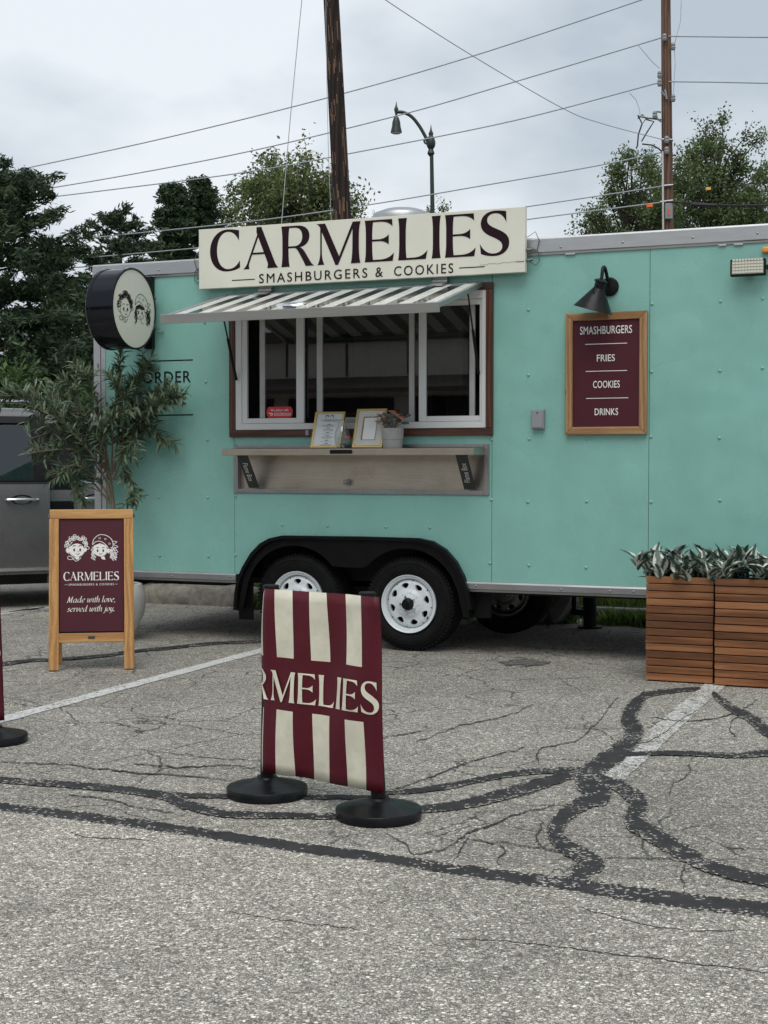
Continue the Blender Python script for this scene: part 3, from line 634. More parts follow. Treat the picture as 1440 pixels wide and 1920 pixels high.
pb.box(S1+.0015, WX0, 0, .02, WZ0, WZ1); pb.box(WX1, S2-.0015, 0, .02, WZ0, WZ1); pb.box(RX1, S2-.0015, 0, .02, RZ0, RZ1)
pb.build('wall_panel', MT['teal'], tr)
rect(S2+.0015, S3-.0015, .52, 2.80).build('wall_panel', MT['teal'], tr, bevel=.002)
rect(S3+.0015, XR-.02, .52, 2.80, -.0025, .0175).build('wall_panel', MT['teal'], tr, bevel=.002)
ins = MB(); ins.box(XL+.02, WX0-.03, .03, .06, .88, 2.86); ins.box(WX1+.03, XR-.02, .03, .06, .88, 2.86); ins.box(WX0-.03, WX1+.03, .03, .06, WZ1+.03, 2.86); ins.box(WX0-.03, WX1+.03, .06, .085, .86, WZ0-.01)
ins.build('inner_wall', MT['interior'], tr)
MB().box(XL+.02, XR-.02, YB-.05, YB, .48, 2.86).build('rear_wall', MT['interior'], tr)
MB().box(XL+.005, XL+.04, .021, YB-.06, .48, 2.86).build('end_wall', MT['teal'], tr); ew = MB(); ew.box(XR-.05, XR-.021, .021, YB-.06, .48, 2.86); ew.build('end_wall', MT['teal'], tr)
MB().prism([(XL+.03, .03), (-5.14, .03), (-5.14, .41), (-3.19, .41), (-3.19, .03), (XR-.03, .03), (XR-.03, YB-.03), (XL+.03, YB-.03)], lambda u, v, d: (u, v, d), .47, .53).build('floor_deck', MT['dark'], tr)
MB().box(XL+.03, XR-.03, .03, YB-.02, 2.82, 2.885).build('roof', MT['alu'], tr)
# trim
def railstrip(x0, x1, z0, z1, name, y=-.012, lip=.008, m='alu'):
    vs = [(-.0, z0-.0), (y, z0), (y-.002, z0+.012), (y-lip, z0+.02), (y-lip, z1-.02), (y, z1-.008), (.05, z1), (.05, z1-.01), (.02, z0)]
    return MB().prism([(a, b) for a, b in vs], lambda u, v, d: (d, u, v), x0, x1).build(name, MT[m], tr, smooth=True, angle=25)
railstrip(XL, XR, 2.792, ZT, 'roof_rail'); railstrip(XL+.10, wp(444,1090).x, ZS, .533, 'skirt_rail', m='skirt'); railstrip(wp(876,1100).x, XR, ZS, .533, 'skirt_rail', m='skirt')
ct = MB(); ct.box(XL, XL+.062, -.012, .03, ZS, 2.79); ct.box(XL+.062, XL+.105, -.006, .02, ZS, 2.79); ct.build('corner_trim', MT['alu'], tr, bevel=.004)
rv = MB()
RIV = [(384,605),(386,716),(389,825),(390,933),(391,1043),(298,932),(300,1042),(256,932),(442,1041),(529,984),(614,986),(724,988),(806,989),(919,1056),(992,1060),(1099,1064),(991,581),(991,703),(992,823),(990,941),(1100,940),(1223,570),(1222,697),(1221,819),(1221,941),(1351,565),(1350,695),(1349,821),(1350,938),(1100,823),(442,832),(442,930),(922,824),(922,937),(919,820),(1221,1056),(1350,1060),(1430,560),(1430,690),(1100,703),(1100,581)]
for p in RIV:
    if 1060 < p[0] < 1218 and 578 < p[1] < 818: continue
    q = wp(*p); rv.lathe([(.011, 0), (.0105, .003), (.007, .0065), (0.0005, .008)], 10, Matrix.Translation((q.x, -.001 if q.x < S3 else -.0035, q.z)) @ Matrix.Rotation(math.pi/2, 4, 'X'))
stuff(rv.build('rivets', MT['teal'], tr, smooth=True))
sc = MB()
for p in [(1053,464),(1169,455),(1300,446),(1421,438),(300,507),(325,1080),(433,1081),(894,1098),(1053,1105),(1189,1109),(1145,1108),(240,505)]:
    q = wp(*p); z = q.z
    sc.lathe([(.008, 0), (.008, .003), (.004, .006), (.0005, .0065)], 8, Matrix.Translation((q.x, -.0195, z)) @ Matrix.Rotation(math.pi/2, 4, 'X'))
stuff(sc.build('trim_screws', MT['galv'], tr, smooth=True))
# paint chips and loose flashing
for px, py, w in ((1070,478,.07),(1355,460,.05),(1385,459,.06)):
    q = wp(px, py); MB().box(q.x-w/2, q.x+w/2, -.016, -.004, 2.782, 2.7935).build('loose_flashing', MT['alu'], tr, bevel=.002)
# wooden window surround
wx0, wx1, wz0, wz1, fw = -5.149, -3.066, 1.556, 2.624, .052
fr = {}
for nm, bx, m in (('left', (wx0, wx0+fw, wz0+fw, wz1-fw), 'walnutz'), ('right', (wx1-fw, wx1, wz0+fw, wz1-fw), 'walnutz'), ('top', (wx0, wx1, wz1-fw, wz1), 'walnutx'), ('bottom', (wx0, wx1, wz0, wz0+fw), 'walnutx')):
    m_ = MB().box(bx[0], bx[1], -.028, -.0005, bx[2], bx[3]); m_.build('window_surround', MT[m], tr, bevel=.006)
# sliding window
win = MB(); fx0, fx1, fz0, fz1 = WX0+.001, WX1-.001, WZ0+.001, WZ1-.001
FW = .05
win.box(fx0, fx0+FW, -.020, .07, fz0, fz1); win.box(fx1-.03, fx1, -.020, .07, fz0, fz1); win.box(fx0+FW, fx1-.03, -.020, .07, fz0, fz0+.045); win.box(fx0+FW, fx1-.03, -.020, .07, fz1-.06, fz1)
win.box(fx0+FW, fx1-.03, -.024, -.0205, fz0, fz0+.028)
wo = win.build('window', MT['white'], tr, bevel=.004)
def X(px): return wp(px, 700, .02).x
sash = MB()
def sashbox(a, b, w0, w1, y0, y1):
    for u, w in ((a, w0), (b-w1, w1)): sash.box(u, u+w, y0, y1, fz0+.047, fz1-.062)
    sash.box(a+w0, b-w1, y0, y1, fz0+.047, fz0+.085); sash.box(a+w0, b-w1, y0, y1, fz1-.10, fz1-.062)
sashbox(X(456), X(573), .05, .062, -.012, .012); sash.build('sash', MT['white'], wo, bevel=.003); sash = MB(); sashbox(X(788), X(912), .055, .04, -.012, .012)
sash.build('sash', MT['white'], wo, bevel=.003)
sash = MB(); sashbox(X(594), X(777), .045, .042, .018, .040)
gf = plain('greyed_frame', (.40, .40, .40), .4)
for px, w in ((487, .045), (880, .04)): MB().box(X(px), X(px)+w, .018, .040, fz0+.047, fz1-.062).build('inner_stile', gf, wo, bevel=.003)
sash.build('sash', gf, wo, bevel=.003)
for a, b, y in ((X(498)+.004, X(558)+.004, 0.), (X(605)+.002, X(767)-.002, .028), (X(801)+.01, X(880), 0.), (X(573), X(594), .029), (X(777), X(788), .029)):
    MB().add([(a, y, fz0+.086), (b, y, fz0+.086), (b, y, fz1-.101), (a, y, fz1-.101)], [(0, 1, 2, 3)]).build('pane', MT['glass'], wo)
# interior seen through the panes
it = MB(); it.box(XL+.3, XR-.3, 1.55, 2.2, .54, 1.45); it.build('kitchen_counter', MT['steel'], tr)
it = MB(); it.box(-4.9, -3.9, 1.75, 2.2, 2.0, 2.5); it.build('range_hood', MT['galv'], tr, bevel=.01); it = MB(); it.box(-3.7, -2.6, 1.8, 2.2, 1.46, 2.15); it.build('fridge', MT['galv'], tr, bevel=.01)
it = MB(); it.box(-4.12, -3.62, .25, .55, 1.30, 1.86); it.box(-4.07, -3.67, .235, .252, 1.5, 1.82); it.build('order_screen', MT['dark'], tr, bevel=.01)
it = MB(); it.box(-3.76, -3.735, .20, .225, 1.87, 2.0); it.build('hanging_tag', MT['red'], tr)
it = MB(); it.box(-5.0, -3.2, .10, .5, 1.40, 1.44); it.build('service_ledge', MT['steel'], tr)
# red delivery sticker on the left pane
q0, q1 = wp(500, 763, -.001), wp(549, 783, -.001)
stk = MB(); rr = (q0.z-q1.z)/2
poly = [(q1.x-rr*.55+rr*.55*math.cos(a), (q0.z+q1.z)/2+rr*math.sin(a)) for a in np.linspace(-math.pi/2, math.pi/2, 8)] + [(q0.x+rr*.55+rr*.55*math.cos(a), (q0.z+q1.z)/2+rr*math.sin(a)) for a in np.linspace(math.pi/2, 1.5*math.pi, 8)]
stk.prism(poly, f2, -.0035, -.002); so_ = stk.build('delivery_sticker', MT['red'], tr)
so_['label'] = 'small red delivery sticker with white lettering on the left pane'
fs_ = lambda u, v, d: (u, -.0035-d, v)
w_, h_ = q1.x-q0.x, q0.z-q1.z
dd = Draw(); dd.extend(font('We deliver with', 1.05, .012).fit(q0.x+.16*w_, q0.x+.84*w_, q1.z+.58*h_, q1.z+.82*h_)); dd.extend(font('DOORDASH', 1.1, .02).fit(q0.x+.30*w_, q0.x+.93*w_, q1.z+.17*h_, q1.z+.46*h_))
dd.stroke([(q0.x+.09*w_, q1.z+.42*h_), (q0.x+.20*w_, q1.z+.40*h_), (q0.x+.24*w_, q1.z+.30*h_), (q0.x+.15*w_, q1.z+.22*h_)], .006)
dd.mesh('lettering', MT['whiteink'], so_, fs_, .0008)
# striped hatch awning
AX0, AX1, AZ, AO, AD = -5.165, -3.135, 2.615, .915, .243
sl_ = math.hypot(AO, AD); ay, az = -AO/sl_, -AD/sl_
def aw(u, t, h): return (u, -.035+ay*t+(-az)*0 - h*AD/sl_*1.0*(1), AZ+az*t + h*AO/sl_)
def awbox(mb, u0, u1, t0, t1, h0, h1):
    vs = [aw(u, t, h) for u in (u0, u1) for t in (t0, t1) for h in (h0, h1)]
    mb.add(vs, [(0,1,3,2), (4,6,7,5), (0,4,5,1), (2,3,7,6), (0,2,6,4), (1,5,7,3)])
awn = MB()
for a, b, c_, d_ in ((AX0, AX0+.035, 0, sl_), (AX1-.035, AX1, 0, sl_), (AX0+.035, AX1-.035, 0, .035), (AX0+.035, AX1-.035, sl_-.035, sl_)): awbox(awn, a, b, c_, d_, -.022, .012)
awo = awn.build('awning', MT['alu'], tr, bevel=.004)
NS = 21; wst = (AX1-AX0-.07)/NS
for k in range(NS):
    m_ = MB(); awbox(m_, AX0+.035+k*wst, AX0+.035+(k+1)*wst, .035, sl_-.035, -.004, .004); m_.build('stripe', MT['stripew' if k % 2 == 0 else 'striped'], awo)
m_ = MB(); awbox(m_, AX0-.012, AX1+.012, sl_, sl_+.012, -.045, .02); m_.build('front_rail', MT['alu'], awo, bevel=.003)
for px in (503, 830):
    x = wp(px, 540).x; h = MB(); h.box(x-.05, x+.05, -.045, -.004, AZ+.01, AZ+.065); awbox(h, x-.05, x+.05, .0, .12, .013, .024); h.tube([(x-.055, -.05, AZ+.03), (x+.055, -.05, AZ+.03)], .014, 8)
    h.build('hinge', MT['alu'], awo, bevel=.003, smooth=True)
xm = (AX0+AX1)/2-.08
hd = MB(); hd.tube([aw(xm+.11*math.cos(a), sl_-.12+.05*math.sin(a), .03) for a in np.linspace(0, 2*math.pi, 17)], .008, 6); awbox(hd, xm-.05, xm+.05, sl_-.17, sl_-.09, .004, .03); hd.build('latch', MT['chrome'], awo, smooth=True)
for x in (AX0+.085, AX1-.02-.01):
    s_ = MB(); p0 = Vector((x, -.035, 1.985)); p1 = Vector((x, -.275, 2.528)); pm = p0.lerp(p1, .55)
    s_.tube([p0, pm], .011, 8); s_.tube([pm, p1], .006, 8); s_.build('gas_strut', MT['black'], awo, smooth=True)
# shelf in its stainless recess
sh = MB(); sh.box(RX0, RX1, .035, .045, RZ0, RZ1); shb = sh.build('shelf_recess', MT['steel'], tr)
sh = MB()
for a, b, c_, d_ in ((RX0-.006, RX0+.03, RZ0-.006, RZ1+.004), (RX1-.03, RX1+.006, RZ0-.006, RZ1+.004), (RX0+.03, RX1-.03, RZ0-.006, RZ0+.024), (RX0+.03, RX1-.03, RZ1-.02, RZ1+.004)): sh.box(a, b, -.014, .034, c_, d_)
sh.build('frame', MT['galv'], shb, bevel=.003)
SHZ = 1.468
sh = MB(); SX0, SX1 = -5.085, -3.125
sh.prism([(-.262, SHZ-.050), (-.265, SHZ-.004), (-.255, SHZ), (.0, SHZ), (.0, SHZ-.012), (-.245, SHZ-.012), (-.245, SHZ-.050)], lambda u, v, d: (d, u, v), SX0, SX1)
for x in (SX0, SX1-.012): sh.box(x+.0005, x+.0115, -.244, -.001, SHZ-.048, SHZ-.0125)
shf = sh.build('serving_shelf', MT['steel'], tr, bevel=.002)
lt = MB(); lx = wp(640, 845, -.26).x; lt.box(lx-.085, lx+.085, -.275, -.2655, SHZ-.040, SHZ-.012); lt.build('bumper', MT['black'], shf, bevel=.0045, seg=3)
for k, (pxa, pxb) in enumerate(((453, 477), (868, 878))):
    top = wp(pxa, 853, -.20); bot = wp(pxb, 914, -.03)
    x = (top.x+bot.x)/2; b_ = MB(); a = Vector((x, -.205, SHZ-.050)); c_ = Vector((x, -.018, RZ0+.035))
    b_.beam(a, c_, .085, .012, (0, -1, .4)); bo = b_.build('bracket', MT['plate'], shf, bevel=.003)
    d = (c_-a).normalized(); nrm = Vector((0, d.z, -d.y)); nrm = nrm if nrm.y < 0 else -nrm; sx = Vector((1, 0, 0))
    tx = font('Flame Box', 1.05).fit(0, .17, -.020, .022)
    sgn = -1 if k else 1
    org = a.lerp(c_, .5)
    tx.mesh('lettering', MT['whiteink'], bo, lambda u, v, h, o=org, dd=d, s=sgn: o + dd*s*(u-.085) + sx*v*s*1. + nrm*(.006+h), .0008)
lk = MB(); q = wp(652, 904, .03); lk.box(q.x-.022, q.x+.022, -.006, .034, q.z-.02, q.z+.02); lk.lathe([(.014, 0), (.014, .01), (.0005, .012)], 12, Matrix.Translation((q.x, -.006, q.z)) @ Matrix.Rotation(math.pi/2, 4, 'X')); lk.build('lock', MT['galv'], shb, bevel=.003)
# wall fittings
q0, q1 = wp(997, 768, -.03), wp(1020, 804, -.03)
ob = MB(); ob.box(q0.x, q1.x, -.04, -.001, q1.z, q0.z); ob.box(q0.x+.006, q1.x-.006, -.046, -.0405, q1.z+.008, q0.z-.006); oo = ob.build('outlet_cover', MT['grey'], tr, bevel=.004)
MB().box((q0.x+q1.x)/2-.004, (q0.x+q1.x)/2+.004, -.0485, -.0465, q0.z-.028, q0.z-.018).build('keyhole', MT['black'], oo)
q = wp(1447, 468, -.02); ml = MB(); ml.box(q.x-.06, q.x+.06, -.035, -.001, q.z-.02, q.z+.02); ml.build('marker_light', MT['amber'], tr, bevel=.012, seg=3, smooth=True)
q = wp(576, 811, -.03); MB().box(q.x-.012, q.x+.012, -.033, -.0285, q.z-.02, q.z+.02).build('window_tag', plain('lilac_tag', (.30, .28, .36), .5), tr)
# painted words on the left of the wall
fw_ = lambda u, v, d: (u, -d, v)
dd = Draw(); A = wp(278, 716); B = wp(358, 716); z0, z1 = wp(320, 718).z, wp(320, 696).z
font('ORDER', 1.12, .012).fit(A.x-.05, B.x, z0, z1).mesh('painted_word', MT['blackmatte'], tr, fw_, .0012); C_ = wp(345, 758); D_ = wp(345, 737)
cx = (A.x-.05+B.x)/2; font('HERE', 1.12, .012).fit(cx-.17, cx+.17, C_.z, D_.z).mesh('painted_word', MT['blackmatte'], tr, fw_, .0012)
for py in (675.5, 778): z = wp(340, py).z; xa = A.x-.05; xb = wp(362, py).x; Draw().poly([(xa, z-.005), (xb, z-.005), (xb, z+.005), (xa, z+.005)]).mesh('painted_line', MT['blackmatte'], tr, fw_, .0012)
# chassis, fender, wheels
ch = MB()
for y in (.40, 1.95): ch.box(XL+.15, XR-.1, y-.04, y+.04, .425, .469)
for x in np.arange(XL+.2, XR, .6): ch.box(x-.025, x+.025, .42 if -5.2 < x < -3.1 else .05, YB-.05, .435, .4685)
ch.box(XL+.02, -5.15, .02, .06, .44, .4685); ch.box(-3.15, XR-.02, .02, .06, .44, .4685); ch.box(XL+.4, XL+1.0, .3, .9, .40, .436)
ch.build('chassis', MT['dark'], tr)
FO = [(440,1143),(442,1110),(447,1085),(457,1062),(472,1037),(489,1019),(507,1009),(530,1004),(680,1006),(785,1009),(812,1015),(836,1030),(856,1053),(870,1080),(880,1110),(887,1143)]
fo = [(p.x, p.z) for p in (wp(a, b, -.03) for a, b in FO)]
cxa = sum(p[0] for p in fo)/len(fo); 
fi = [(cxa+(x-cxa)*.972, .30+(z-.30)*.955) if z > .35 else (cxa+(x-cxa)*.972, z) for x, z in fo]
fe = MB()
for i in range(len(fo)-1):
    quad = [fo[i], fo[i+1], fi[i+1], fi[i]]
    fe.prism(quad, f2, -.055, .05)
feo = fe.build('fender', MT['fender'], tr, merge=False, smooth=True, angle=30)
W1, W2, WR = -4.605, -3.712, .345
sk = [(fi[0][0], fi[0][1])] + fi[1:-1] + [fi[-1]]
low = []
for t in np.linspace(0, 1, 41):
    x = fi[-1][0]+(fi[0][0]-fi[-1][0])*t
    d1, d2 = x-W1, x-W2; R0 = .405
    z1 = WR+math.sqrt(max(0, R0*R0-d1*d1)) if abs(d1) < R0 else 0
    z2 = WR+math.sqrt(max(0, R0*R0-d2*d2)) if abs(d2) < R0 else 0
    z = max(z1, z2)
    # keep the scallop between the wheels rounded and the ends slim
    mid = .5+.5*math.cos(max(-math.pi, min(math.pi, (x-(W1+W2)/2)/.20*math.pi))); z = max(z, 0) - .0
    zc = .60 + .0*mid
    z = max(z, zc if abs(x-(W1+W2)/2) < .30 else z, .27)
    low.append((x, z))
top_at = lambda x: np.interp(x, [p[0] for p in fi], [p[1] for p in fi])
sp = MB(); k = len(low)
vs = []
for x, z in low:
    zt = float(top_at(x)); zb = min(z, zt-.012); vs += [(x, -.028, zb), (x, -.028, zt), (x, -.016, zb), (x, -.016, zt)]
fsx = []
for i in range(k-1):
    a = 4*i; b = 4*(i+1); fsx += [(a, a+1, b+1, b), (a+2, b+2, b+3, a+3), (a, b, b+2, a+2), (a+1, a+3, b+3, b+1)]
sp.add(vs, fsx).build('fender_skirt', MT['fender'], feo)
wb = MB(); wb.box(fo[0][0]+.04, fo[-1][0]-.04, .36, .40, .30, .86); wb.box(fo[0][0]+.04, fo[-1][0]-.04, .021, .36, .845, .865); wb.build('wheel_well', MT['dark'], tr)
q = wp(886, 1142); MB().box(q.x-.01, q.x+.11, .06, .10, .26, .455).build('mud_flap', MT['fender'], tr, bevel=.006); mf = MB(); q = wp(446, 1140); mf.box(q.x-.02, q.x+.10, .05, .07, .17, .46); mf.build('mud_flap', MT['fender'], tr, bevel=.006)
def wheel_rim(mb, M, Rr=.205):
    # dished steel wheel with eight openings
    prof = lambda r: float(np.interp(r, [.07, .082, .098, .108, .155, .172], [.030, .029, .020, .013, .008, -.006]))
    ns = 8; r0, r1 = .072, .172
    for s in range(ns):
        ac = 2*math.pi*(s+.5)/ns; hr = .134
        half = math.pi/ns; inner = []; outer = []
        K = 28
        for j in range(K):
            ph = 2*math.pi*j/K; dx, dy = math.cos(ph), math.sin(ph)          # dx radial, dy tangential
            # egg shaped opening
            ex = .0205*(dx); ey = .0265*(dy)*(1+.35*dx)
            inner.append((hr+ex, ey/hr))
            t = 1e9
            if dx > 1e-6: t = min(t, (r1-hr)/dx)
            if dx < -1e-6: t = min(t, (r0-hr)/dx)
            if abs(dy) > 1e-6: t = min(t, half*hr/abs(dy))
            outer.append((hr+dx*t, dy*t/hr))
        P = lambda r, a, dz=0: M @ Vector((r*math.cos(ac+a), r*math.sin(ac+a), prof(r)+dz))
        vs = [P(p[0], p[1], -.03) for p in inner]; NR = 6
        for i_ in range(NR+1): vs += [P(a_[0]+(b_[0]-a_[0])*i_/NR, a_[1]+(b_[1]-a_[1])*i_/NR) for a_, b_ in zip(inner, outer)]
        fs = [(i_*K+j, i_*K+(j+1) % K, (i_+1)*K+(j+1) % K, (i_+1)*K+j) for i_ in range(NR+1) for j in range(K)]
        mb.add(vs, fs)
    mb.lathe([(.172, prof(.172)), (.178, -.022), (.183, .012), (.190, .020), (.197, .020), (.202, .030), (.209, .034), (.2115, .030), (.208, .018), (.205, -.02), (.19, -.03)], 64, M)
    mb.lathe([(.0725, prof(.0725)), (.068, .030), (.060, .040), (.046, .042), (.044, .036)], 40, M)
def wheel(x, y0, name='wheel', detail=True):
    M = Matrix.Translation((x, y0, WR)) @ Matrix.Rotation(math.pi/2, 4, 'X') @ Matrix.Rotation(.25*x, 4, 'Z')
    wo_ = MB()
    H = -.10
    prof = [(.207, -.012), (.215, .012), (.225, .020), (.24, .026), (.262, .032), (.285, .030), (.305, .022), (.318, .014), (.325, .006), (.333, -.008), (.3415, -.022)]
    tread = []
    for k in range(6):
        z = -.03-k*.030; tread += [(.345, z), (.345, z-.021), (.337, z-.0225), (.337, z-.028)]
    prof += tread + [(.335, -.205), (.30, -.225), (.25, -.22), (.21, -.20)]
    wo_.lathe(prof, 96, M)
    for r_ in (.292, .272, .248): wo_.lathe([(r_-.002, .030), (r_, .0335 if r_ > .26 else .031), (r_+.002, .030)], 64, M)
    for k in range(72):                                                  # shoulder lugs
        a = 2*math.pi*k/72; Mk = M @ Matrix.Rotation(a, 4, 'Z'); wo_.box(.321, .3405, -.008, .008, -.022, .004, 0, Mk)
    tyre = wo_.build(name, MT['rubber'], tr, smooth=True, angle=30)
    rm = MB(); wheel_rim(rm, M); rm.build('rim', MT['rimw'], tyre, smooth=True, angle=28)
    bk = MB(); bk.lathe([(.205, -.09), (.0, -.09)], 40, M); bk.lathe([(.19, -.02), (.19, -.09)], 40, M); bk.build('brake_drum', MT['dark'], tyre)
    hb = MB(); hb.lathe([(.042, .03), (.042, .052), (.039, .060), (.034, .062), (.034, .082), (.030, .086), (.0005, .087)], 24, M); hb.lathe([(.018, .0875), (.016, .092), (.0005, .093)], 16, M); hb.build('hub_cap', MT['black'], tyre, smooth=True)
    for k in range(5):
        a = 2*math.pi*k/5+.3; Mk = M @ Matrix.Translation((.057*math.cos(a), .057*math.sin(a), .037)); MB().lathe([(.010, 0), (.010, .015), (.006, .021), (.0005, .022)], 6, Mk).build('lug_nut', MT['chrome'], tyre)
    a = .35; MB().tube([M @ Vector((.165*math.cos(a), .165*math.sin(a), .0)), M @ Vector((.18*math.cos(a), .18*math.sin(a), .045))], .005, 6).build('valve_stem', MT['black'], tyre)
wheel(W1, .045); wheel(W2, .045)
for x in (W1, W2):                                                        # far-side pair, hub outwards
    M = Matrix.Translation((x, YB-.045, WR)) @ Matrix.Rotation(-math.pi/2, 4, 'X'); f_ = MB(); f_.lathe([(.205, -.2), (.25, -.23), (.30, -.225), (.335, -.205), (.345, -.18), (.345, -.03), (.33, -.005), (.285, .03), (.21, .01)], 48, M); t_ = f_.build('wheel', MT['rubber'], tr, smooth=True)
    MB().lathe([(.205, -.2), (.2, -.12), (.0005, -.1)], 40, M).build('rim', MT['galv'], t_, smooth=True)
for x in (W1, W2): MB().tube([(x, .15, WR), (x, YB-.15, WR)], .035, 10).build('axle', MT['dark'], tr)
# spare wheel slung under the floor, jack
q = at(958, 1135, 11.3); M = Matrix.Translation((q.x, 1.15, .36)) @ Matrix.Rotation(math.pi/2, 4, 'X')
sw = MB(); sw.lathe([(.205, -.02), (.215, .0), (.24, .02), (.28, .03), (.31, .02), (.335, -.01), (.3425, -.03), (.3425, -.17), (.33, -.2), (.21, -.2)], 64, M); swo = sw.build('inner_wheel', MT['rubber'], tr, smooth=True); rm = MB(); wheel_rim(rm, M); rm.build('rim', MT['galv'], swo, smooth=True)
q = at(1117, 1140, 11.9); jk = MB(); jk.tube([(q.x, 1.95, .02), (q.x, 1.95, .47)], .055, 16); jk.lathe([(.10, 0), (.10, .015), (.06, .02)], 20, Matrix.Translation((q.x, 1.95, 0.001))); jk.tube([(q.x-.13, 1.93, .12), (q.x-.13, 1.93, .47)], .02, 10); jk.beam((q.x-.15, 1.93, .13), (q.x, 1.93, .13), .05, .05); jk.build('jack_stand', MT['dark'], tr, smooth=True)
# roof ventilator
q = at(758, 398, 11.2); rvn = MB(); rvn.lathe([(.17, 0), (.17, .33), (.20, .34), (.235, .37), (.238, .41), (.22, .435), (.14, .465), (.0005, .475)], 40, Matrix.Translation((q.x, .95, 2.885))); rvn.build('roof_vent', MT['alu'], tr, smooth=True)

# ================================================================== SIGNS AND LAMPS ON THE TRAILER
sx0, sx1, sz0, sz1, sy = -5.36, -2.812, 2.670, 3.115, -.10
sg = thing('sign_board', ((sx0+sx1)/2, -.08, sz0), 'long cream signboard with large dark serif name above the serving window', 'sign')
MB().box(sx0, sx1, sy, sy+.045, sz0, sz1).build('board', MT['cream'], sg, bevel=.003)
fsn = lambda u, v, d: (u, sy-d, v)
xA, xB = wp(394, 470, sy).x, wp(955, 432, sy).x; zA, zB = wp(425, 509, sy).z, wp(425, 430, sy).z
serif('CARMELIES', .095).fit(xA, xB, zA, zB).mesh('lettering', MT['ink'], sg, fsn)
zc = wp(668, 513, sy).z; dd = Draw(); dd.extend(font('SMASHBURGERS', 1.28, .006).fit(wp(486,523,sy).x, wp(689,511,sy).x, zc-.033, zc+.036)); dd.extend(font('&', 1, .006).fit(wp(704,511,sy).x, wp(718,511,sy).x, zc-.033, zc+.036)); dd.extend(font('COOKIES', 1.28, .006).fit(wp(739,511,sy).x, wp(850,502,sy).x, zc-.033, zc+.036))
for a, b in ((435, 478), (861, 909)): xa, xb = wp(a, 513, sy).x, wp(b, 505, sy).x; dd.poly([(xa, zc-.004), (xb, zc-.004), (xb, zc+.003), (xa, zc+.003)])
dd.mesh('sublettering', MT['ink'], sg, fsn)
for x in (sx0+.25, sx1-.25, (sx0+sx1)/2): MB().box(x-.03, x+.03, sy+.046, -.022, sz0+.06, sz0+.34).build('mounting_bracket', MT['galv'], sg)
r_ = random.Random(4); sct = Draw()
for k in range(16): x = wp(900+5.2*k, 500, sy).x; z = wp(900, 497, sy).z+.0005*k+r_.uniform(-.004, .004); sct.stroke([(x, z), (x+.018, z+.003+r_.uniform(-.002, .002))], .0022 if k < 13 else .006)
sct.mesh('scuff', MT['inkgrey'], sg, fsn)
for side, px, dz in ((0, 366, 0), (1, 991, 0)):
    x = sx0-.005 if side == 0 else sx1+.005; s = -1 if side == 0 else 1
    c_ = MB(); c_.tube([(x, -.07, sz0+.16), (x+s*.03, -.05, sz0+.17), (x+s*.07, -.03, sz0+.14), (x+s*.075, -.026, sz0+.08), (x+s*.05, -.024, sz0+.05), (x+s*.015, -.05, sz0+.075)], .0035, 6); c_.tube([(x, -.07, sz0+.24), (x+s*.05, -.04, sz0+.28), (x+s*.075, -.03, sz0+.22), (x+s*.055, -.026, sz0+.15), (x+s*.01, -.05, sz0+.14)], .003, 6)
    for z in (.08, .15): c_.tube([(x-s*.0, -.075, sz0+z), (x+s*.035, -.05, sz0+z+.01)], .010, 8); 
    c_.build('cable', MT['cable'], sg, smooth=True)
# round blade sign
XF, TH, RD = -5.76, .232, .30; cy = -.36; cz = 1.37+(wp(251, 579).z-1.37)*(9.14/9.5)
bs = thing('blade_sign', (XF-TH/2, 0, cz-RD), 'round double-sided drum sign with two drawn faces projecting from the trailer corner', 'sign')
M = Matrix.Translation((XF-TH, cy, cz)) @ Matrix.Rotation(math.pi/2, 4, 'Y')
dr = MB(); dr.lathe([(.288, .006), (.300, 0), (.304, .004), (.304, .028), (.300, .032), (.297, .034), (.297, TH-.034), (.300, TH-.032), (.304, TH-.028), (.304, TH-.004), (.300, TH), (.290, TH), (.288, TH-.006)], 72, M); dr.build('drum', MT['navy'], bs, smooth=True, angle=30)
MB().lathe([(.2885, TH-.007), (.0005, TH-.006)], 64, M).build('face', MT['cream'], bs); MB().lathe([(.2885, .007), (.0005, .006)], 64, M).build('face', MT['cream'], bs)
em = emblem(.018); yy = lambda u: cy + .27 - u            # towards the wall = right in the picture
b0 = em.bounds(); em.fit(-.235, .235, -.115, .125).mesh('emblem', MT['ink'], bs, lambda u, v, d: (XF-.006+d, cy+u, cz+v), .0015)
bk = MB(); z0, z1 = wp(284, 655).z, wp(284, 520).z
bk.box(XF-.115, XF-.045, -.05, -.003, z0, z1); bk.box(XF-.10, XF-.06, -.075, -.05, cz-.06, cz+.06); bk.build('bracket', MT['black'], bs, bevel=.004)
c_ = MB(); x = XF-.045; c_.tube([(x, -.03, cz-.13), (x+.04, -.03, cz-.12), (x+.085, -.02, cz-.135), (x+.08, -.02, cz-.155), (x+.03, -.02, cz-.15)], .0035, 6)
for dz in (.11, -.13): c_.tube([(x-.01, -.04, cz+dz), (x+.03, -.04, cz+dz)], .009, 8)
c_.build('cable', MT['cable'], bs, smooth=True)
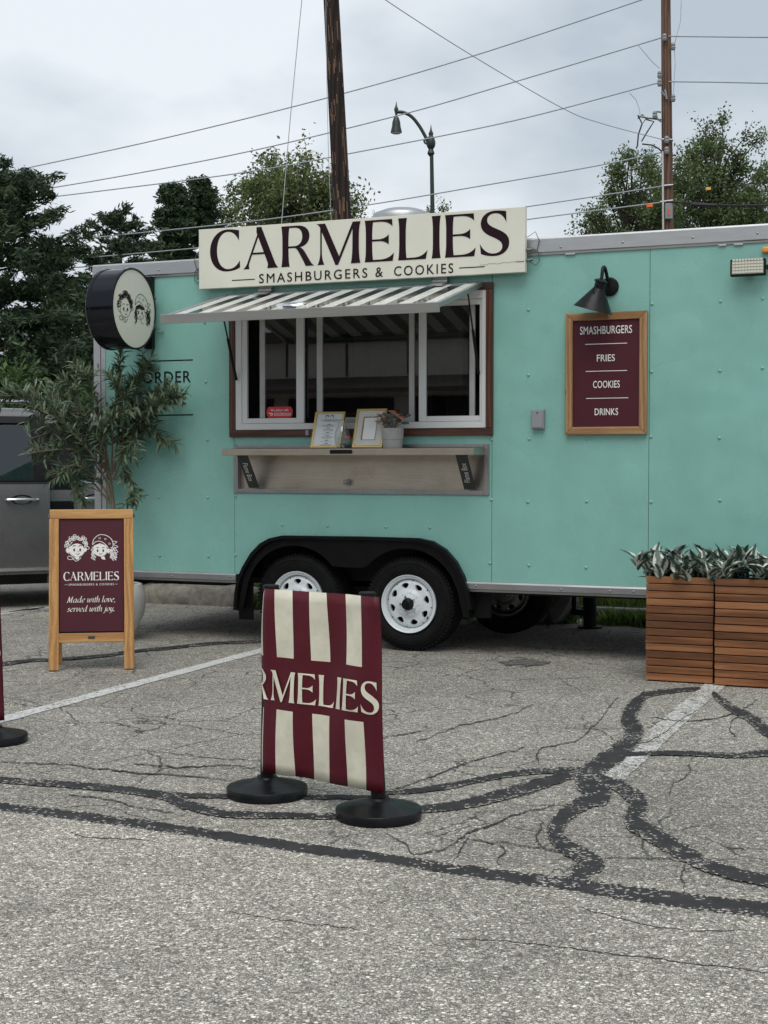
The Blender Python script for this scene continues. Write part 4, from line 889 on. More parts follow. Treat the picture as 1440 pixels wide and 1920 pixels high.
# menu board
mx0, mx1, mz0, mz1 = -2.543, -1.983, 1.556, 2.381
mb_ = thing('menu_board', ((mx0+mx1)/2, -.02, mz0), 'pine framed maroon menu listing smashburgers, fries, cookies and drinks', 'menu board')
fw = .052
for bx, m in (((mx0, mx0+fw), 'l'), ((mx1-fw, mx1), 'r')):
    s = bx[0] if m == 'l' else bx[1]; e_ = bx[1] if m == 'l' else bx[0]
    MB().prism([(s, mz0), (e_, mz0+fw), (e_, mz1-fw), (s, mz1)], f2, -.040, -.005).build('frame_rail', MT['menuz'], mb_, bevel=.004)
for z, zi in ((mz0, mz0+fw), (mz1, mz1-fw)):
    MB().prism([(mx0+.001, z), (mx1-.001, z), (mx1-fw, zi), (mx0+fw, zi)], f2, -.0395, -.005).build('frame_rail', MT['menux'], mb_, bevel=.004)
MB().box(mx0+fw-.005, mx1-fw+.005, -.026, -.006, mz0+fw-.005, mz1-fw+.005).build('panel', MT['maroon'], mb_)
dd = Draw()
for word, px, py, w, h in (('SMASHBURGERS', 1136, 618.5, 95, 14.5), ('FRIES', 1136, 671, 33, 12.5), ('COOKIES', 1137, 720.5, 49, 13), ('DRINKS', 1137, 772, 43, 12.5)):
    c_ = wp(px, py, -.027); k = 3.76e-3; dd.extend(font(word, 1.04, .014).fit(c_.x-w*k/2, c_.x+w*k/2, c_.z-h*k/2, c_.z+h*k/2))
for a, b, py in ((1097, 1176, 644.5), (1098, 1176, 695.5), (1099, 1178, 746.5)): xa, xb, z = wp(a, py, -.027).x, wp(b, py, -.027).x, wp(1137, py, -.027).z; dd.poly([(xa, z-.0022), (xb, z-.0022), (xb, z+.0022), (xa, z+.0022)])
dd.mesh('lettering', MT['whiteink'], mb_, lambda u, v, d: (u, -.026-d, v))
# barn lamp
c_ = wp(1143, 538); lp = thing('barn_lamp', (c_.x, -.01, c_.z), 'black gooseneck barn lamp with cone shade above the menu board', 'lamp')
M = Matrix.Translation((c_.x, -.001, c_.z)) @ Matrix.Rotation(math.pi/2, 4, 'X'); MB().lathe([(.064, 0), (.064, .012), (.056, .022), (.02, .026), (.0005, .027)], 28, M).build('wall_plate', MT['black'], lp, smooth=True)
nk = Vector((c_.x-.015, -.165, c_.z+.035)); rim_c = Vector((c_.x-.075, -.155, c_.z-.165)); axv = (rim_c-nk).normalized()
ar = MB(); ar.tube(catmull([(c_.x, -.02, c_.z), (c_.x-.003, -.06, c_.z+.06), (c_.x-.008, -.105, c_.z+.115), (c_.x-.012, -.145, c_.z+.105), tuple(nk)], 6), .012, 10); ar.build('gooseneck', MT['black'], lp, smooth=True)
M = Matrix.Translation(nk) @ axv.to_track_quat('Z', 'Y').to_matrix().to_4x4(); L_ = (rim_c-nk).length
MB().lathe([(.0005, -.004), (.02, 0), (.044, .012), (.046, .022), (.036, .026), (.036, .065), (.042, .07), (.044, .075), (.132, L_), (.136, L_+.004), (.130, L_+.001), (.04, .085)], 40, M).build('shade', MT['black'], lp, smooth=True, angle=35)
MB().lathe([(.0005, L_-.05), (.03, L_-.06), (.035, L_-.09), (.02, .09)], 20, M).build('bulb', MT['lampbulb'], lp, smooth=True)
for s in (-1, 1):
    ww = MB(); ww.tube(catmull([tuple(M @ Vector((s*.036, 0, .05))), tuple(M @ Vector((s*.072, 0, .06))), tuple(M @ Vector((s*.078, 0, .09))), tuple(M @ Vector((s*.06, 0, .10)))], 5), .0035, 6); ww.build('guard_wire', MT['black'], lp, smooth=True)
# LED flood light
p0 = wp(1369, 484, -.12); p1 = wp(1436, 516, -.12); fz0_, fz1_ = wp(1372, 518, -.12).z, wp(1369, 487, -.12).z
fl = thing('flood_light', (p0.x+.13, -.05, fz0_), 'small rectangular LED flood light on the wall at the right edge', 'flood light')
fx0_, fx1_ = p0.x, p0.x+.222
MB().box(fx0_, fx1_, -.12, -.065, fz0_, fz1_).build('housing', MT['blackmatte'], fl, bevel=.006); MB().box(fx0_+.012, fx1_-.012, -.1225, -.1205, fz0_+.012, fz1_-.012).build('reflector', plain('reflector', (.42, .42, .36), .3), fl)
cell = MB().box(-.008, .008, -.003, 0, -.006, .006).build('led_cell', MT['led'], fl, local=True); me = cell.data; bpy.data.objects.remove(cell)
Mi = WM[fl.name].inverted()
for i in range(10):
    for j in range(5): inst(me, 'led_cell', fl, Mi @ Matrix.Translation((fx0_+.024+i*.0193, -.1228, fz0_+.024+j*.0195)))
br = MB(); br.box(fx1_+.002, fx1_+.014, -.11, -.003, (fz0_+fz1_)/2-.012, (fz0_+fz1_)/2+.012); br.box(fx0_+.08, fx1_-.08, -.065, -.002, (fz0_+fz1_)/2-.02, (fz0_+fz1_)/2+.02); br.build('arm', MT['blackmatte'], fl)

# ================================================================== THINGS ON THE SERVING SHELF
def picture_frame(px0, px1, ptop, pbot, label, kind):
    Y = -.19; a = wp(px0, pbot, Y); b = wp(px1, pbot, Y); w = (b.x-a.x); h = (wp(px0, ptop, Y).z - SHZ)*1.04
    t = thing('picture_frame', ((a.x+b.x)/2, Y, SHZ), label, 'picture frame', 'gold frames on the serving shelf')
    Mt = Matrix.Translation((a.x, Y, SHZ+.002)) @ Matrix.Rotation(R(-20), 4, 'X'); f = .016
    for bx in ((0, f, 0, h), (w-f, w, 0, h), (f, w-f, 0, f), (f, w-f, h-f, h)): MB().box(bx[0], bx[1], -.008, .010, bx[2], bx[3], 0, Mt).build('moulding', MT['gold'], t, bevel=.003)
    MB().box(f-.002, w-f+.002, .0, .006, f-.002, h-f+.002, 0, Mt).build('sheet', MT['paper' if kind == 'menu' else 'mat_board'], t)
    fn = lambda u, v, d: Mt @ Vector((u, -d, v)); iw, ih = w-2*f, h-2*f
    U = lambda x: f+iw*x; V = lambda y: f+ih*y
    if kind == 'menu':
        d = Draw(); d.extend(serif('CARMELIES', .1).fit(U(.20), U(.80), V(.76), V(.835)))
        for c0 in (.40, .58):
            d.disc(U(c0), V(.92), iw*.07, ih*.05, 0, 14)
        d2 = Draw(); d2.disc(U(.405), V(.905), iw*.045, ih*.035); d2.disc(U(.575), V(.905), iw*.045, ih*.035)
        r = random.Random(2); y = .68
        for grp in (2, 3, 1, 3, 1, 2):
            d.poly([(U(.44), V(y-.012)), (U(.57), V(y-.012)), (U(.57), V(y+.008)), (U(.44), V(y+.008))]); y -= .035
            for k in range(grp):
                hw = r.uniform(.14, .24); x = .5-hw
                while x < .5+hw:
                    l = r.uniform(.025, .07); d.poly([(U(x), V(y-.005)), (U(min(x+l, .5+hw)), V(y-.005)), (U(min(x+l, .5+hw)), V(y+.005)), (U(x), V(y+.005))]); x += l+.014
                y -= .027
            y -= .03
        d.mesh('print', MT['inkgrey'], t, fn, .0012); d2.mesh('print_faces', MT['paper'], t, fn, .0022)
    else:
        MB().box(U(.22), U(.76), -.006, -.0012, V(.17), V(.83), 0, Mt).build('inner_mount', MT['menuz'], t); MB().box(U(.28), U(.76), -.0078, -.0065, V(.17), V(.79), 0, Mt).build('blank_card', MT['paper'], t)
    MB().add([Mt @ Vector(v) for v in ((f, -.0065, f), (w-f, -.0065, f), (w-f, -.0065, h-f), (f, -.0065, h-f))], [(0, 1, 2, 3)]).build('glass', MT['clear'], t) if kind == 'menu' else None
    st = MB(); st.beam(Mt @ Vector((w/2, .012, h*.6)), Vector((a.x+w/2, Y+.135, SHZ+.004)), .03, .004, (1, 0, 0)); st.build('easel_leg', MT['black'], t)
    return t
picture_frame(582, 638, 771, 838, 'tilted gold frame with the printed price list, left of the glass vase', 'menu')
picture_frame(660, 716, 765, 838, 'upright gold frame with a small white card on grey, right of the vase', 'card')
q = wp(645, 838, -.185); vz = thing('glass_vase', (q.x, -.215, SHZ), 'small clear glass carafe standing between the two gold frames', 'vase')
M = Matrix.Translation((q.x, -.215, SHZ+.001)); MB().lathe([(.0005, .004), (.040, .004), (.052, .03), (.058, .075), (.05, .12), (.032, .155), (.028, .175), (.036, .20), (.039, .205), (.036, .20), (.026, .175), (.030, .155), (.048, .12), (.055, .075), (.049, .03), (.0005, .009)], 32, M).build('body', MT['clear'], vz, smooth=True)
MB().lathe([(.0585, .06), (.0585, .09)], 32, M, arc=1.6).build('label_band', MT['red'], vz, smooth=True)
q = wp(736, 838, -.17); fp = thing('flower_pot', (q.x, -.17, SHZ), 'small grey cement pot at the right end of the shelf things', 'flower pot')
M = Matrix.Translation((q.x, -.17, SHZ+.001)); MB().lathe([(.0005, 0), (.068, 0), (.070, .004), (.073, .058), (.0745, .059), (.0765, .062), (.080, .136), (.078, .14), (.070, .14), (.066, .11), (.0005, .11)], 32, M).build('pot', MT['pot'], fp, smooth=True, angle=30)
MB().lathe([(.067, .125), (.0005, .128)], 20, M).build('soil', MT['soil'], fp)
pl = thing('flower_plant', (q.x, -.17, SHZ+.12), 'pink petalled plant with grey-green leaves growing from the cement pot', 'plant')
r = random.Random(12)
def disc_leaf(w, l, cup):
    vs = []; n = 12
    for i in range(n): a = 2*math.pi*i/n; x, y = w*math.sin(a), l*(.5-.5*math.cos(a)); vs.append((x, y, cup*(x*x/(w*w))*.5+cup*.3*math.sin(y/l*3)))
    vs.append((0, l/2, 0)); return MB().add(vs, [(i, (i+1) % n, n) for i in range(n)])
lm = disc_leaf(.022, .055, .008).build('leaf', MT['eucal'], pl, local=True, smooth=True); pm = disc_leaf(.016, .034, .010).build('petal', MT['petal'], pl, local=True, smooth=True)
lme, pme = lm.data, pm.data; bpy.data.objects.remove(lm); bpy.data.objects.remove(pm)
stm = MB()
for i in range(26):
    a = r.uniform(0, 6.283); e_ = r.uniform(.15, 1.2); rr = r.uniform(.02, .085); p = Vector((rr*math.cos(a), rr*math.sin(a)*.8, .02+.075*math.sin(e_)+r.uniform(-.01, .02)))
    stm.tube([(0, 0, -.0), p*.6+Vector((0, 0, .012)), p], .0018, 5); inst(lme, 'leaf', pl, Matrix.Translation(p) @ Euler((r.uniform(-.2, 1.0), r.uniform(-.5, .5), a-1.57)).to_matrix().to_4x4())
for (dx, dz) in ((-.075, .10), (-.05, .085), (.015, .125), (.03, .115), (.055, .10), (.085, .075), (-.095, .055), (.07, .085)):
    c_ = Vector((dx, -.03+r.uniform(-.02, .02), dz)); stm.tube([(0, 0, 0), c_*.6+Vector((0, 0, .01)), c_], .0016, 5)
    for k in range(5): inst(pme, 'petal', pl, Matrix.Translation(c_) @ Euler((R(25+20*r.random()), 0, 2*math.pi*k/5+r.random())).to_matrix().to_4x4())
stm.build('stem', MT['twig'], pl, local=True)

# ================================================================== SANDWICH BOARD
c_ = (gp(100, 1259)+gp(243, 1255))/2
sb = thing('sandwich_board', (c_.x, c_.y, 0), 'honey wood A-frame sign with maroon panel standing in front of the van', 'sandwich board', rz=YAW+R(9))
T = WM[sb.name]; FT = T @ Matrix.Rotation(R(-9), 4, 'X'); BW = .272; BH = 1.065; sw_ = .061
def fbox(x0, x1, z0, z1, y0, y1, name, m, bev=.004, MM=FT, par=sb): return MB().box(x0, x1, y0, y1, z0, z1, 0, MM).build(name, MT[m], par, bevel=bev)
fbox(-BW-.003, -BW+sw_, .004, BH-.063, -.022, .014, 'stile', 'pine'); fbox(BW-sw_, BW+.003, .004, BH-.063, -.022, .014, 'stile', 'pine')
fbox(-BW, BW, BH-.0625, BH, -.023, .016, 'rail', 'pinex'); fbox(-BW+sw_+.0005, BW-sw_-.0005, .185, .245, -.020, .012, 'rail', 'pinex')
fbox(-BW+sw_+.001, BW-sw_-.001, .2455, BH-.063, -.004, .006, 'backing', 'black', 0); pnl = fbox(-BW+sw_+.006, BW-sw_-.006, .256, BH-.068, -.010, -.0045, 'panel', 'maroon', 0)
fbox(-.022, .022, .207, .225, -.024, -.0205, 'name_plate', 'plate', .003)
BT = T @ Matrix.Translation((0, .335, 0)) @ Matrix.Rotation(R(9.5), 4, 'X')
fbox(-BW, -BW+sw_, .004, BH-.02, -.012, .016, 'stile', 'pine', .004, BT); fbox(BW-sw_, BW, .004, BH-.02, -.012, .016, 'stile', 'pine', .004, BT); fbox(-BW+sw_+.0005, BW-sw_-.0005, .185, .245, -.010, .012, 'rail', 'pinex', .004, BT); fbox(-BW+sw_+.001, BW-sw_-.001, .25, BH-.05, -.004, .006, 'panel', 'maroon', 0, BT)
MB().tube([FT @ Vector((BW+.006, 0, BH-.03)), BT @ Vector((BW+.006, 0, BH-.05))], .006, 8).build('hinge_pin', MT['galv'], sb); hh = MB(); hh.tube([FT @ Vector((-BW-.006, 0, BH-.03)), BT @ Vector((-BW-.006, 0, BH-.05))], .006, 8); hh.build('hinge_pin', MT['galv'], sb)
fp_ = lambda u, v, d: FT @ Vector((u, -.010-d, v))
pw = BW-sw_-.006; V0, V1 = .256, BH-.068; Vf = lambda y: V1+(V0-V1)*y; Uf = lambda x: -pw+2*pw*x
e1 = emblem(.022, True); b0 = e1.bounds()
e1.fit(Uf(.065), Uf(.925), Vf(.375), Vf(.13)).mesh('emblem', [MT['whiteink'], MT['whiteink'], MT['maroon']], pnl, fp_, .0012, {0: 0, 1: 1, 2: 2})
serif('CARMELIES', .10).fit(Uf(.055), Uf(.935), Vf(.548), Vf(.468)).mesh('lettering', MT['whiteink'], pnl, fp_)
dd = Draw(); dd.extend(font('SMASHBURGERS & COOKIES', 1.25, .015).fit(Uf(.135), Uf(.855), Vf(.592), Vf(.573)))
for a, b in ((.075, .12), (.87, .915)): dd.poly([(Uf(a), Vf(.5835)), (Uf(b), Vf(.5835)), (Uf(b), Vf(.581)), (Uf(a), Vf(.581))])
dd.mesh('sublettering', MT['creamtext'], pnl, fp_)
dd = Draw(); dd.extend(italic('Made with love,').fit(Uf(.105), Uf(.875), Vf(.753), Vf(.683))); dd.extend(italic('served with joy.').fit(Uf(.11), Uf(.865), Vf(.842), Vf(.765))); dd.mesh('slogan', MT['creamtext'], pnl, fp_)

# ================================================================== BANNER BARRIERS
def barrier(L, Rt, label, seed=0):
    L = Vector(L); Rt = Vector(Rt); d = (Rt-L); d.z = 0; ln = d.length; d.normalize(); nf = Vector((d.y, -d.x, 0))
    t = thing('banner_barrier', tuple((L+Rt)/2), label, 'barrier', 'striped banner barriers')
    H = .858
    tops = [L+d*.024+Vector((0, 0, H)), Rt-d*.055+Vector((0, 0, H))]
    for p, tp in zip((L, Rt), tops):
        M = Matrix.Translation(p); MB().lathe([(.0005, .001), (.160, .001), (.166, .005), (.167, .034), (.164, .039), (.156, .042), (.060, .066), (.046, .072), (.042, .080), (.0005, .082)], 48, M).build('base', MT['base'], t, smooth=True, angle=35)
        MB().tube([p+Vector((0, 0, .07)), tp], .029, 18).build('post', MT['black'], t, smooth=True, angle=50)
        MB().lathe([(.0005, .012), (.030, .011), (.034, .007), (.034, -.008), (.030, -.012)], 20, Matrix.Translation(tp)).build('cap', MT['blackmatte'], t, smooth=True)
    r = random.Random(seed)
    def surf(u, v, h=0):                                             # u 0..1 across, v 0..1 downward
        z = .857-v*(.752-.004*u); k = z/H
        a = L.lerp(tops[0], k); b = Rt.lerp(tops[1], k); e = .088-.030*v
        p = (a-d*.028).lerp(b+d*e, u); p.z = z
        wv = .010*math.sin(u*7.+v*1.3+.4)+.006*math.sin(u*15+v*5)+.004*math.sin(v*9+u*3)
        edge = .034 + wv
        if u < .06: edge -= (.06-u)*.45
        if u > .96: edge -= (u-.96)*.25
        return p + nf*(edge+h)
    ub = [0, .037, .152, .29, .43, .57, .714, .857, 1.0]; us = []; cs = []
    for i in range(8):
        for k in range(4): us.append(ub[i]+(ub[i+1]-ub[i])*k/4); cs.append(i % 2)
    us.append(1.); vb = [0, .365, .648, 1.]; vs_ = []; rs = []
    for i in range(3):
        for k in range(6): vs_.append(vb[i]+(vb[i+1]-vb[i])*k/6); rs.append(i)
    vs_.append(1.)
    mb = MB(); nu = len(us); lean = lambda u, v: u + (.018*v if .03 < u < .97 else 0)
    mb.v = [tuple(surf(lean(u, v), v)) for v in vs_ for u in us]
    for j in range(len(vs_)-1):
        for i in range(nu-1): mb.f.append((j*nu+i, j*nu+i+1, (j+1)*nu+i+1, (j+1)*nu+i)); mb.m.append(1 if (cs[i] == 1 or rs[j] == 1) else 0)
    bo = mb.build('banner', [MT['creambanner'], MT['maroonbanner']], t, smooth=True, angle=80)
    sm = bo.modifiers.new('thickness', 'SOLIDIFY'); sm.thickness = .0012; sm.offset = -1
    w = serif('RMELIES', .09); x0, x1, y0, y1 = w.bounds(); o = Draw()
    for p, l in w.p: o.p.append(([(max(.004, -.062+(x-x0)/(x1-x0)*(.985+.062)), .605-(y-y0)/(y1-y0)*.172) for x, y in p], l))
    o.p = [(p, l) for p, l in o.p if max(q[0] for q in p)-min(q[0] for q in p) > .004]
    o.mesh('lettering', MT['creambanner'], bo, lambda u, v, h: surf(u, v, h+.0012), .002)
    return t
barrier(gp(501, 1491), gp(710, 1533), 'striped maroon and cream banner barrier in the middle of the lot')
b1 = gp(-13, 1391); barrier((b1.x-.42, b1.y-.44, 0), b1, 'second striped banner barrier mostly cut off by the left edge', 3)

# ================================================================== PLANTERS
def leaf_lance(w, l, bend, n=6):
    vs = []; fs = []
    for i in range(n+1):
        t = i/n; hw = w*(math.sin(math.pi*t**.75)*.95+.05*(1-t)); y = l*t; z = bend*t*t*l
        vs += [(-hw, y, z+hw*.45), (0, y, z), (hw, y, z+hw*.45)]
    for i in range(n):
        for k in (0, 1): a = i*3+k; fs.append((a, a+1, a+4, a+3))
    return MB().add(vs, fs)
def varleaf():
    t = NT('variegated_leaf'); sx = t.n('ShaderNodeSeparateXYZ'); t.l(t.tc.outputs['Object'], sx.inputs[0]); oi = t.n('ShaderNodeObjectInfo')
    nz = t.noise(t.mapping((120, 40, 60)), 1, 4, .7); ax_ = t.math('ABSOLUTE', sx.outputs[0])
    f = t.math('ADD', t.math('MULTIPLY', ax_, 20.), t.math('ADD', t.math('MULTIPLY', nz, .75), t.math('MULTIPLY', oi.outputs['Random'], .22)))
    c = t.ramp(f, [(.66, (.036, .076, .054)), (.77, (.13, .19, .155)), (.84, (.60, .62, .56))]); t.col(c); t.set(rough=.45); return t.m
MT['varleaf'] = varleaf()
def planter(x0, x1, yf, dep, h, label, plabel, seed):
    t = thing('wooden_planter', ((x0+x1)/2, yf+dep/2, 0), label, 'planter', 'slatted planters in front of the trailer'); w = x1-x0; n = 14; ph = h/n
    fm = MB().box(-w/2, w/2, -.009, .009, -(ph-.0055)/2, (ph-.0055)/2).build('slat', MT['acacia'], t, bevel=.003, local=True); me = fm.data; bpy.data.objects.remove(fm)
    sm_ = MB().box(-dep/2+.010, dep/2-.010, -.009, .009, -(ph-.0055)/2, (ph-.0055)/2).build('slat', MT['acacia'], t, bevel=.003, local=True); me2 = sm_.data; bpy.data.objects.remove(sm_)
    r = random.Random(seed)
    for k in range(n):
        z = .006+ph*(k+.5)
        for s in (-1, 1):
            inst(me, 'slat', t, Matrix.Translation((r.uniform(-.0015, .0015), s*(dep/2-.009)+r.uniform(-.001, .001), z)))
            inst(me2, 'slat', t, Matrix.Translation((s*(w/2-.011), 0, z)) @ Matrix.Rotation(math.pi/2, 4, 'Z'))
    MB().box(-w/2+.022, w/2-.022, -dep/2+.020, dep/2-.020, .012, h-.05).build('liner', MT['blackmatte'], t, local=True)
    MB().box(-w/2+.024, w/2-.024, -dep/2+.022, dep/2-.022, h-.049, h-.03).build('soil', MT['soil'], t, local=True)
    for sx in (-1, 1):
        for sy in (-1, 1): MB().box(sx*(w/2-.05)-.02, sx*(w/2-.05)+.02, sy*(dep/2-.05)-.02, sy*(dep/2-.05)+.02, .0, .0115).build('foot', MT['blackmatte'], t, local=True)
    p = thing('variegated_plant', ((x0+x1)/2, yf+dep/2, h-.03), plabel, 'plant', 'variegated plants in the planters')
    metas = []
    for l, ww, b in ((.150, .038, -.25), (.125, .034, -.12), (.140, .036, -.5)):
        m_ = leaf_lance(ww, l, b).build('leaf', MT['varleaf'], p, smooth=True, local=True, angle=80); metas.append(m_.data); bpy.data.objects.remove(m_)
    stm = MB()
    for k in range(40):                                                # rosettes on short stems
        bx, by = r.uniform(-w/2+.03, w/2-.03), r.uniform(-dep/2+.03, dep/2-.03); ht = r.uniform(.02, .13)
        ox, oy = bx*.28+r.uniform(-.02, .02), by*.22+r.uniform(-.02, .02)
        if bx < -w*.36 and r.random() < .3: ox -= .03
        top = Vector((bx+ox, by+oy, ht)); stm.tube([(bx, by, -.005), (bx+ox*.4, by+oy*.4, ht*.6), top], .003, 5)
        for q_ in range(7):
            a = r.uniform(0, 6.283); el = r.uniform(.6, 1.42); s = r.uniform(.72, 1.12)
            MM = Matrix.Translation(top-Vector((0, 0, r.uniform(0, .05)))) @ Matrix.Rotation(a, 4, 'Z') @ Matrix.Rotation(el, 4, 'X') @ Matrix.Rotation(r.uniform(-.5, .5), 4, 'Y') @ Matrix.Scale(s, 4)
            inst(r.choice(metas), 'leaf', p, MM)
    stm.build('stem', MT['eucal'], p, local=True)
planter(-1.840, -1.424, -.70, .40, .655, 'left slatted acacia planter box, wholly in view', 'white-edged green foliage plant in the left planter', 1)
planter(-1.409, -.993, -.735, .40, .655, 'right slatted acacia planter box, cut by the right edge', 'white-edged green foliage plant in the right planter', 2)

# ================================================================== OLIVE TREE IN ITS POT
pc = gp(214, 1199); zd = (CM.inverted() @ pc).z*-1
pt = thing('ceramic_pot', tuple(pc), 'rounded white ceramic pot half hidden behind the sandwich board', 'pot')
MB().lathe([(.0005, .001), (.105, .001), (.125, .01), (.18, .09), (.232, .20), (.245, .30), (.238, .38), (.215, .43), (.20, .435), (.19, .425), (.205, .37), (.0005, .36)], 48, Matrix.Translation(pc)).build('body', MT['ceramic'], pt, smooth=True)
MB().lathe([(.20, .385), (.0005, .39)], 24, Matrix.Translation(pc)).build('soil', MT['soil'], pt)
ol = thing('olive_tree', (pc.x, pc.y, .38), 'slender grey-green olive tree in the ceramic pot at the trailer corner', 'tree')
r = random.Random(21)
BR = [
 [(212,955),(198,900),(170,850),(118,795),(28,740)], [(170,850),(130,842),(72,846)], [(205,900),(172,810),(140,735),(120,712)], [(210,890),(212,800),(222,730),(226,668)],
 [(213,880),(235,800),(258,730),(272,680)], [(215,870),(250,790),(290,745),(318,722)], [(218,865),(262,785),(310,752),(338,744)], [(220,880),(245,830),(278,806),(328,832)],
 [(208,940),(180,895),(140,872),(112,890)], [(216,900),(236,880),(246,905),(250,942)], [(202,905),(155,840),(110,812),(85,812)], [(206,885),(190,800),(178,750),(160,700)],
 [(205,880),(172,790),(115,772),(58,778)], [(208,945),(175,905),(140,862),(150,940)], [(214,885),(228,770),(248,720),(272,690)], [(216,890),(255,800),(300,760),(305,756)], [(208,900),(165,815),(60,745),(10,742)],
 [(210,900),(185,840),(140,800),(95,850)], [(210,905),(190,860),(200,800),(240,770)], [(170,850),(150,790),(120,750),(88,742)], [(214,880),(240,790),(225,740),(205,705)], [(212,900),(235,850),(255,825),(225,860)]]
tk = MB(); top = at(212, 955, zd); tk.tube(catmull([tuple(pc+Vector((0, 0, .36))), tuple(pc.lerp(top, .5)+Vector((.02, 0, .2))), tuple(top), tuple(at(206, 905, zd))], 6), [.020]*19, 10)
LV = []
for bi, br in enumerate(BR):
    off = r.uniform(-.34, .10); n = len(br)
    P = [at(p[0], p[1], zd+off*(i/(n-1))-max(0, p[0]-215)*.0012) for i, p in enumerate(br)]
    qp = [Vector(v) for v in catmull([tuple(v) for v in P], 8)]; k = len(qp)
    tk.tube(qp, [.0062*(1-i/k)+.0022 for i in range(k)], 6)
    cum = [0]
    for i in range(1, k): cum.append(cum[-1]+(qp[i]-qp[i-1]).length)
    sp_ = .0062; s = .24*cum[-1]
    while s < cum[-1]:
        i = max(1, min(k-1, next((j for j in range(k) if cum[j] >= s), k-1))); tt = (s-cum[i-1])/max(1e-6, cum[i]-cum[i-1]); p = qp[i-1].lerp(qp[i], tt); dr = (qp[i]-qp[i-1]).normalized()
        if r.random() < .20 and s > .40*cum[-1]:                          # side twig
            sd_ = (dr + Vector((r.uniform(-.8, .8), r.uniform(-.8, .8), r.uniform(-.4, .9)))).normalized(); tl = r.uniform(.07, .17); tk.tube([p, p+sd_*tl], [.0028, .0015], 4)
            for m_ in range(int(tl/.017)):
                LV.append((p+sd_*tl*(m_+.5)/(tl/.017), sd_))
        LV.append((p, dr)); s += sp_*r.uniform(.7, 1.3)
tk.build('trunk', MT['twig'], ol, smooth=True)
lm = leaf_lance(.0102, .098, -.25, 4).build('leaf', MT['olive'], ol, local=True, smooth=True, angle=80); lme = lm.data; bpy.data.objects.remove(lm)
Mats = []
for p, dr in LV:
    a = r.uniform(0, 6.283); side = dr.cross(Vector((math.cos(a), math.sin(a), .3))).normalized()
    ld = (dr*r.uniform(.35, 1.0)+side*r.uniform(.4, 1.0)+Vector((0, 0, r.uniform(-.20, .30)))).normalized(); up = Vector((r.uniform(-.7, .7), r.uniform(-.9, .3), 1)); xx = ld.cross(up).normalized(); zz = xx.cross(ld)
    s = r.uniform(.65, 1.12); Mm = Matrix((xx*s, ld*s, zz*s)).transposed().to_4x4(); Mm.translation = p; Mats.append((Mm, zz))
Mats.sort(key=lambda m: m[0].translation.y)
Mi = WM[ol.name].inverted()
for Mm, _ in Mats[:300]: inst(lme, 'leaf', ol, Mi @ Mm)
mb = MB(); lv = [v.co.copy() for v in lme.vertices]; lf = [tuple(p.vertices) for p in lme.polygons]
for Mm, _ in Mats[300:]: mb.add([Mm @ v for v in lv], lf)
stuff(mb.build('foliage', MT['olive2'], ol, smooth=True, angle=80))

# ================================================================== MINIVAN
vz_ = 13.3; p0 = at(92, 1000, vz_); va = YAW+R(24); vd = Vector((math.cos(va), math.sin(va), 0)); vl = Vector((-vd.y, vd.x, 0))
vo = p0 - vd*2.77 + vl*1.06; vo.z = 0
vn = thing('minivan', tuple(vo), 'dark grey minivan with its sliding door ajar parked at the left', 'minivan', rz=va)
def vw(z): return float(np.interp(z, [.2, .35, .7, 1.0, 1.19, 1.74, 1.86], [.90, .95, .985, .975, .945, .765, .70]) if z < 1.02 or z > 1.19 else float(np.interp(z, [1.02, 1.08, 1.13, 1.16, 1.19], [.974, .970, .962, .953, .938])))
st_ = [(0, .95, 1.55), (.05, .98, 1.74), (.25, 1., 1.85), (1.2, 1., 1.90), (2.6, 1., 1.90), (3.3, 1., 1.86), (3.65, .99, 1.74), (4.3, .98, 1.28), (4.75, .95, 1.12), (5.02, .86, .98), (5.1, .78, .70)]
vs = []; zf = [.22, .36, .55, .7, .85, 1.0, 1.1, 1.19]
for x, s, tp in st_:
    ring = [(vw(z)*s, min(z, tp-.02)) for z in zf]; zr = max(tp-.10, 1.2*0+min(1.19, tp-.02)+.001)
    ring += [(vw(min(zr, 1.8))*s if tp > 1.3 else .90*s, max(zr, min(1.19, tp-.02)+.002)), (.62*s if tp > 1.3 else .8*s, tp-.025), (.35*s, tp-.004), (0, tp)]
    full = [(-y, z) for y, z in ring] + [(y, z) for y, z in ring[-2::-1]]; vs += [(x, y, z) for y, z in full]
k = len(full); fs = [(i*k+j, i*k+j+1, (i+1)*k+j+1, (i+1)*k+j) for i in range(len(st_)-1) for j in range(k-1) if not (1 <= i <= 6 and j in (7, k-2-7))]+[tuple(range(k)), tuple((len(st_)-1)*k+j for j in range(k))]+[(i*k, (i+1)*k, (i+2)*k-1, (i+1)*k-1) for i in range(len(st_)-1)]
MB().add(vs, fs).build('body', MT['vanpaint'], vn, smooth=True, local=True, angle=50)
def sheet(x0, x1, z0, z1, off, name, m, par=vn, th=.012, rx=0., nz=8, bev=0, side=-1):
    mb = MB(); zs = np.linspace(z0, z1, nz); vs = []
    for z in zs:
        sh_ = rx*(z-z0)/(z1-z0)
        for xx_, o_ in ((x0+(sh_ if rx > 0 else 0), off), (x1+(sh_ if rx < 0 else 0), off), (x1+(sh_ if rx < 0 else 0), off-th), (x0+(sh_ if rx > 0 else 0), off-th)): vs.append((xx_, side*(vw(z)+o_), z))
    fs = []
    for i in range(nz-1):
        for j in range(4): fs.append((i*4+j, i*4+(j+1) % 4, (i+1)*4+(j+1) % 4, (i+1)*4+j))
    fs += [(0, 1, 2, 3), tuple(nz*4-4+j for j in range(4))]
    return mb.add(vs, fs).build(name, MT[m], par, smooth=True, local=True, bevel=bev, angle=35)
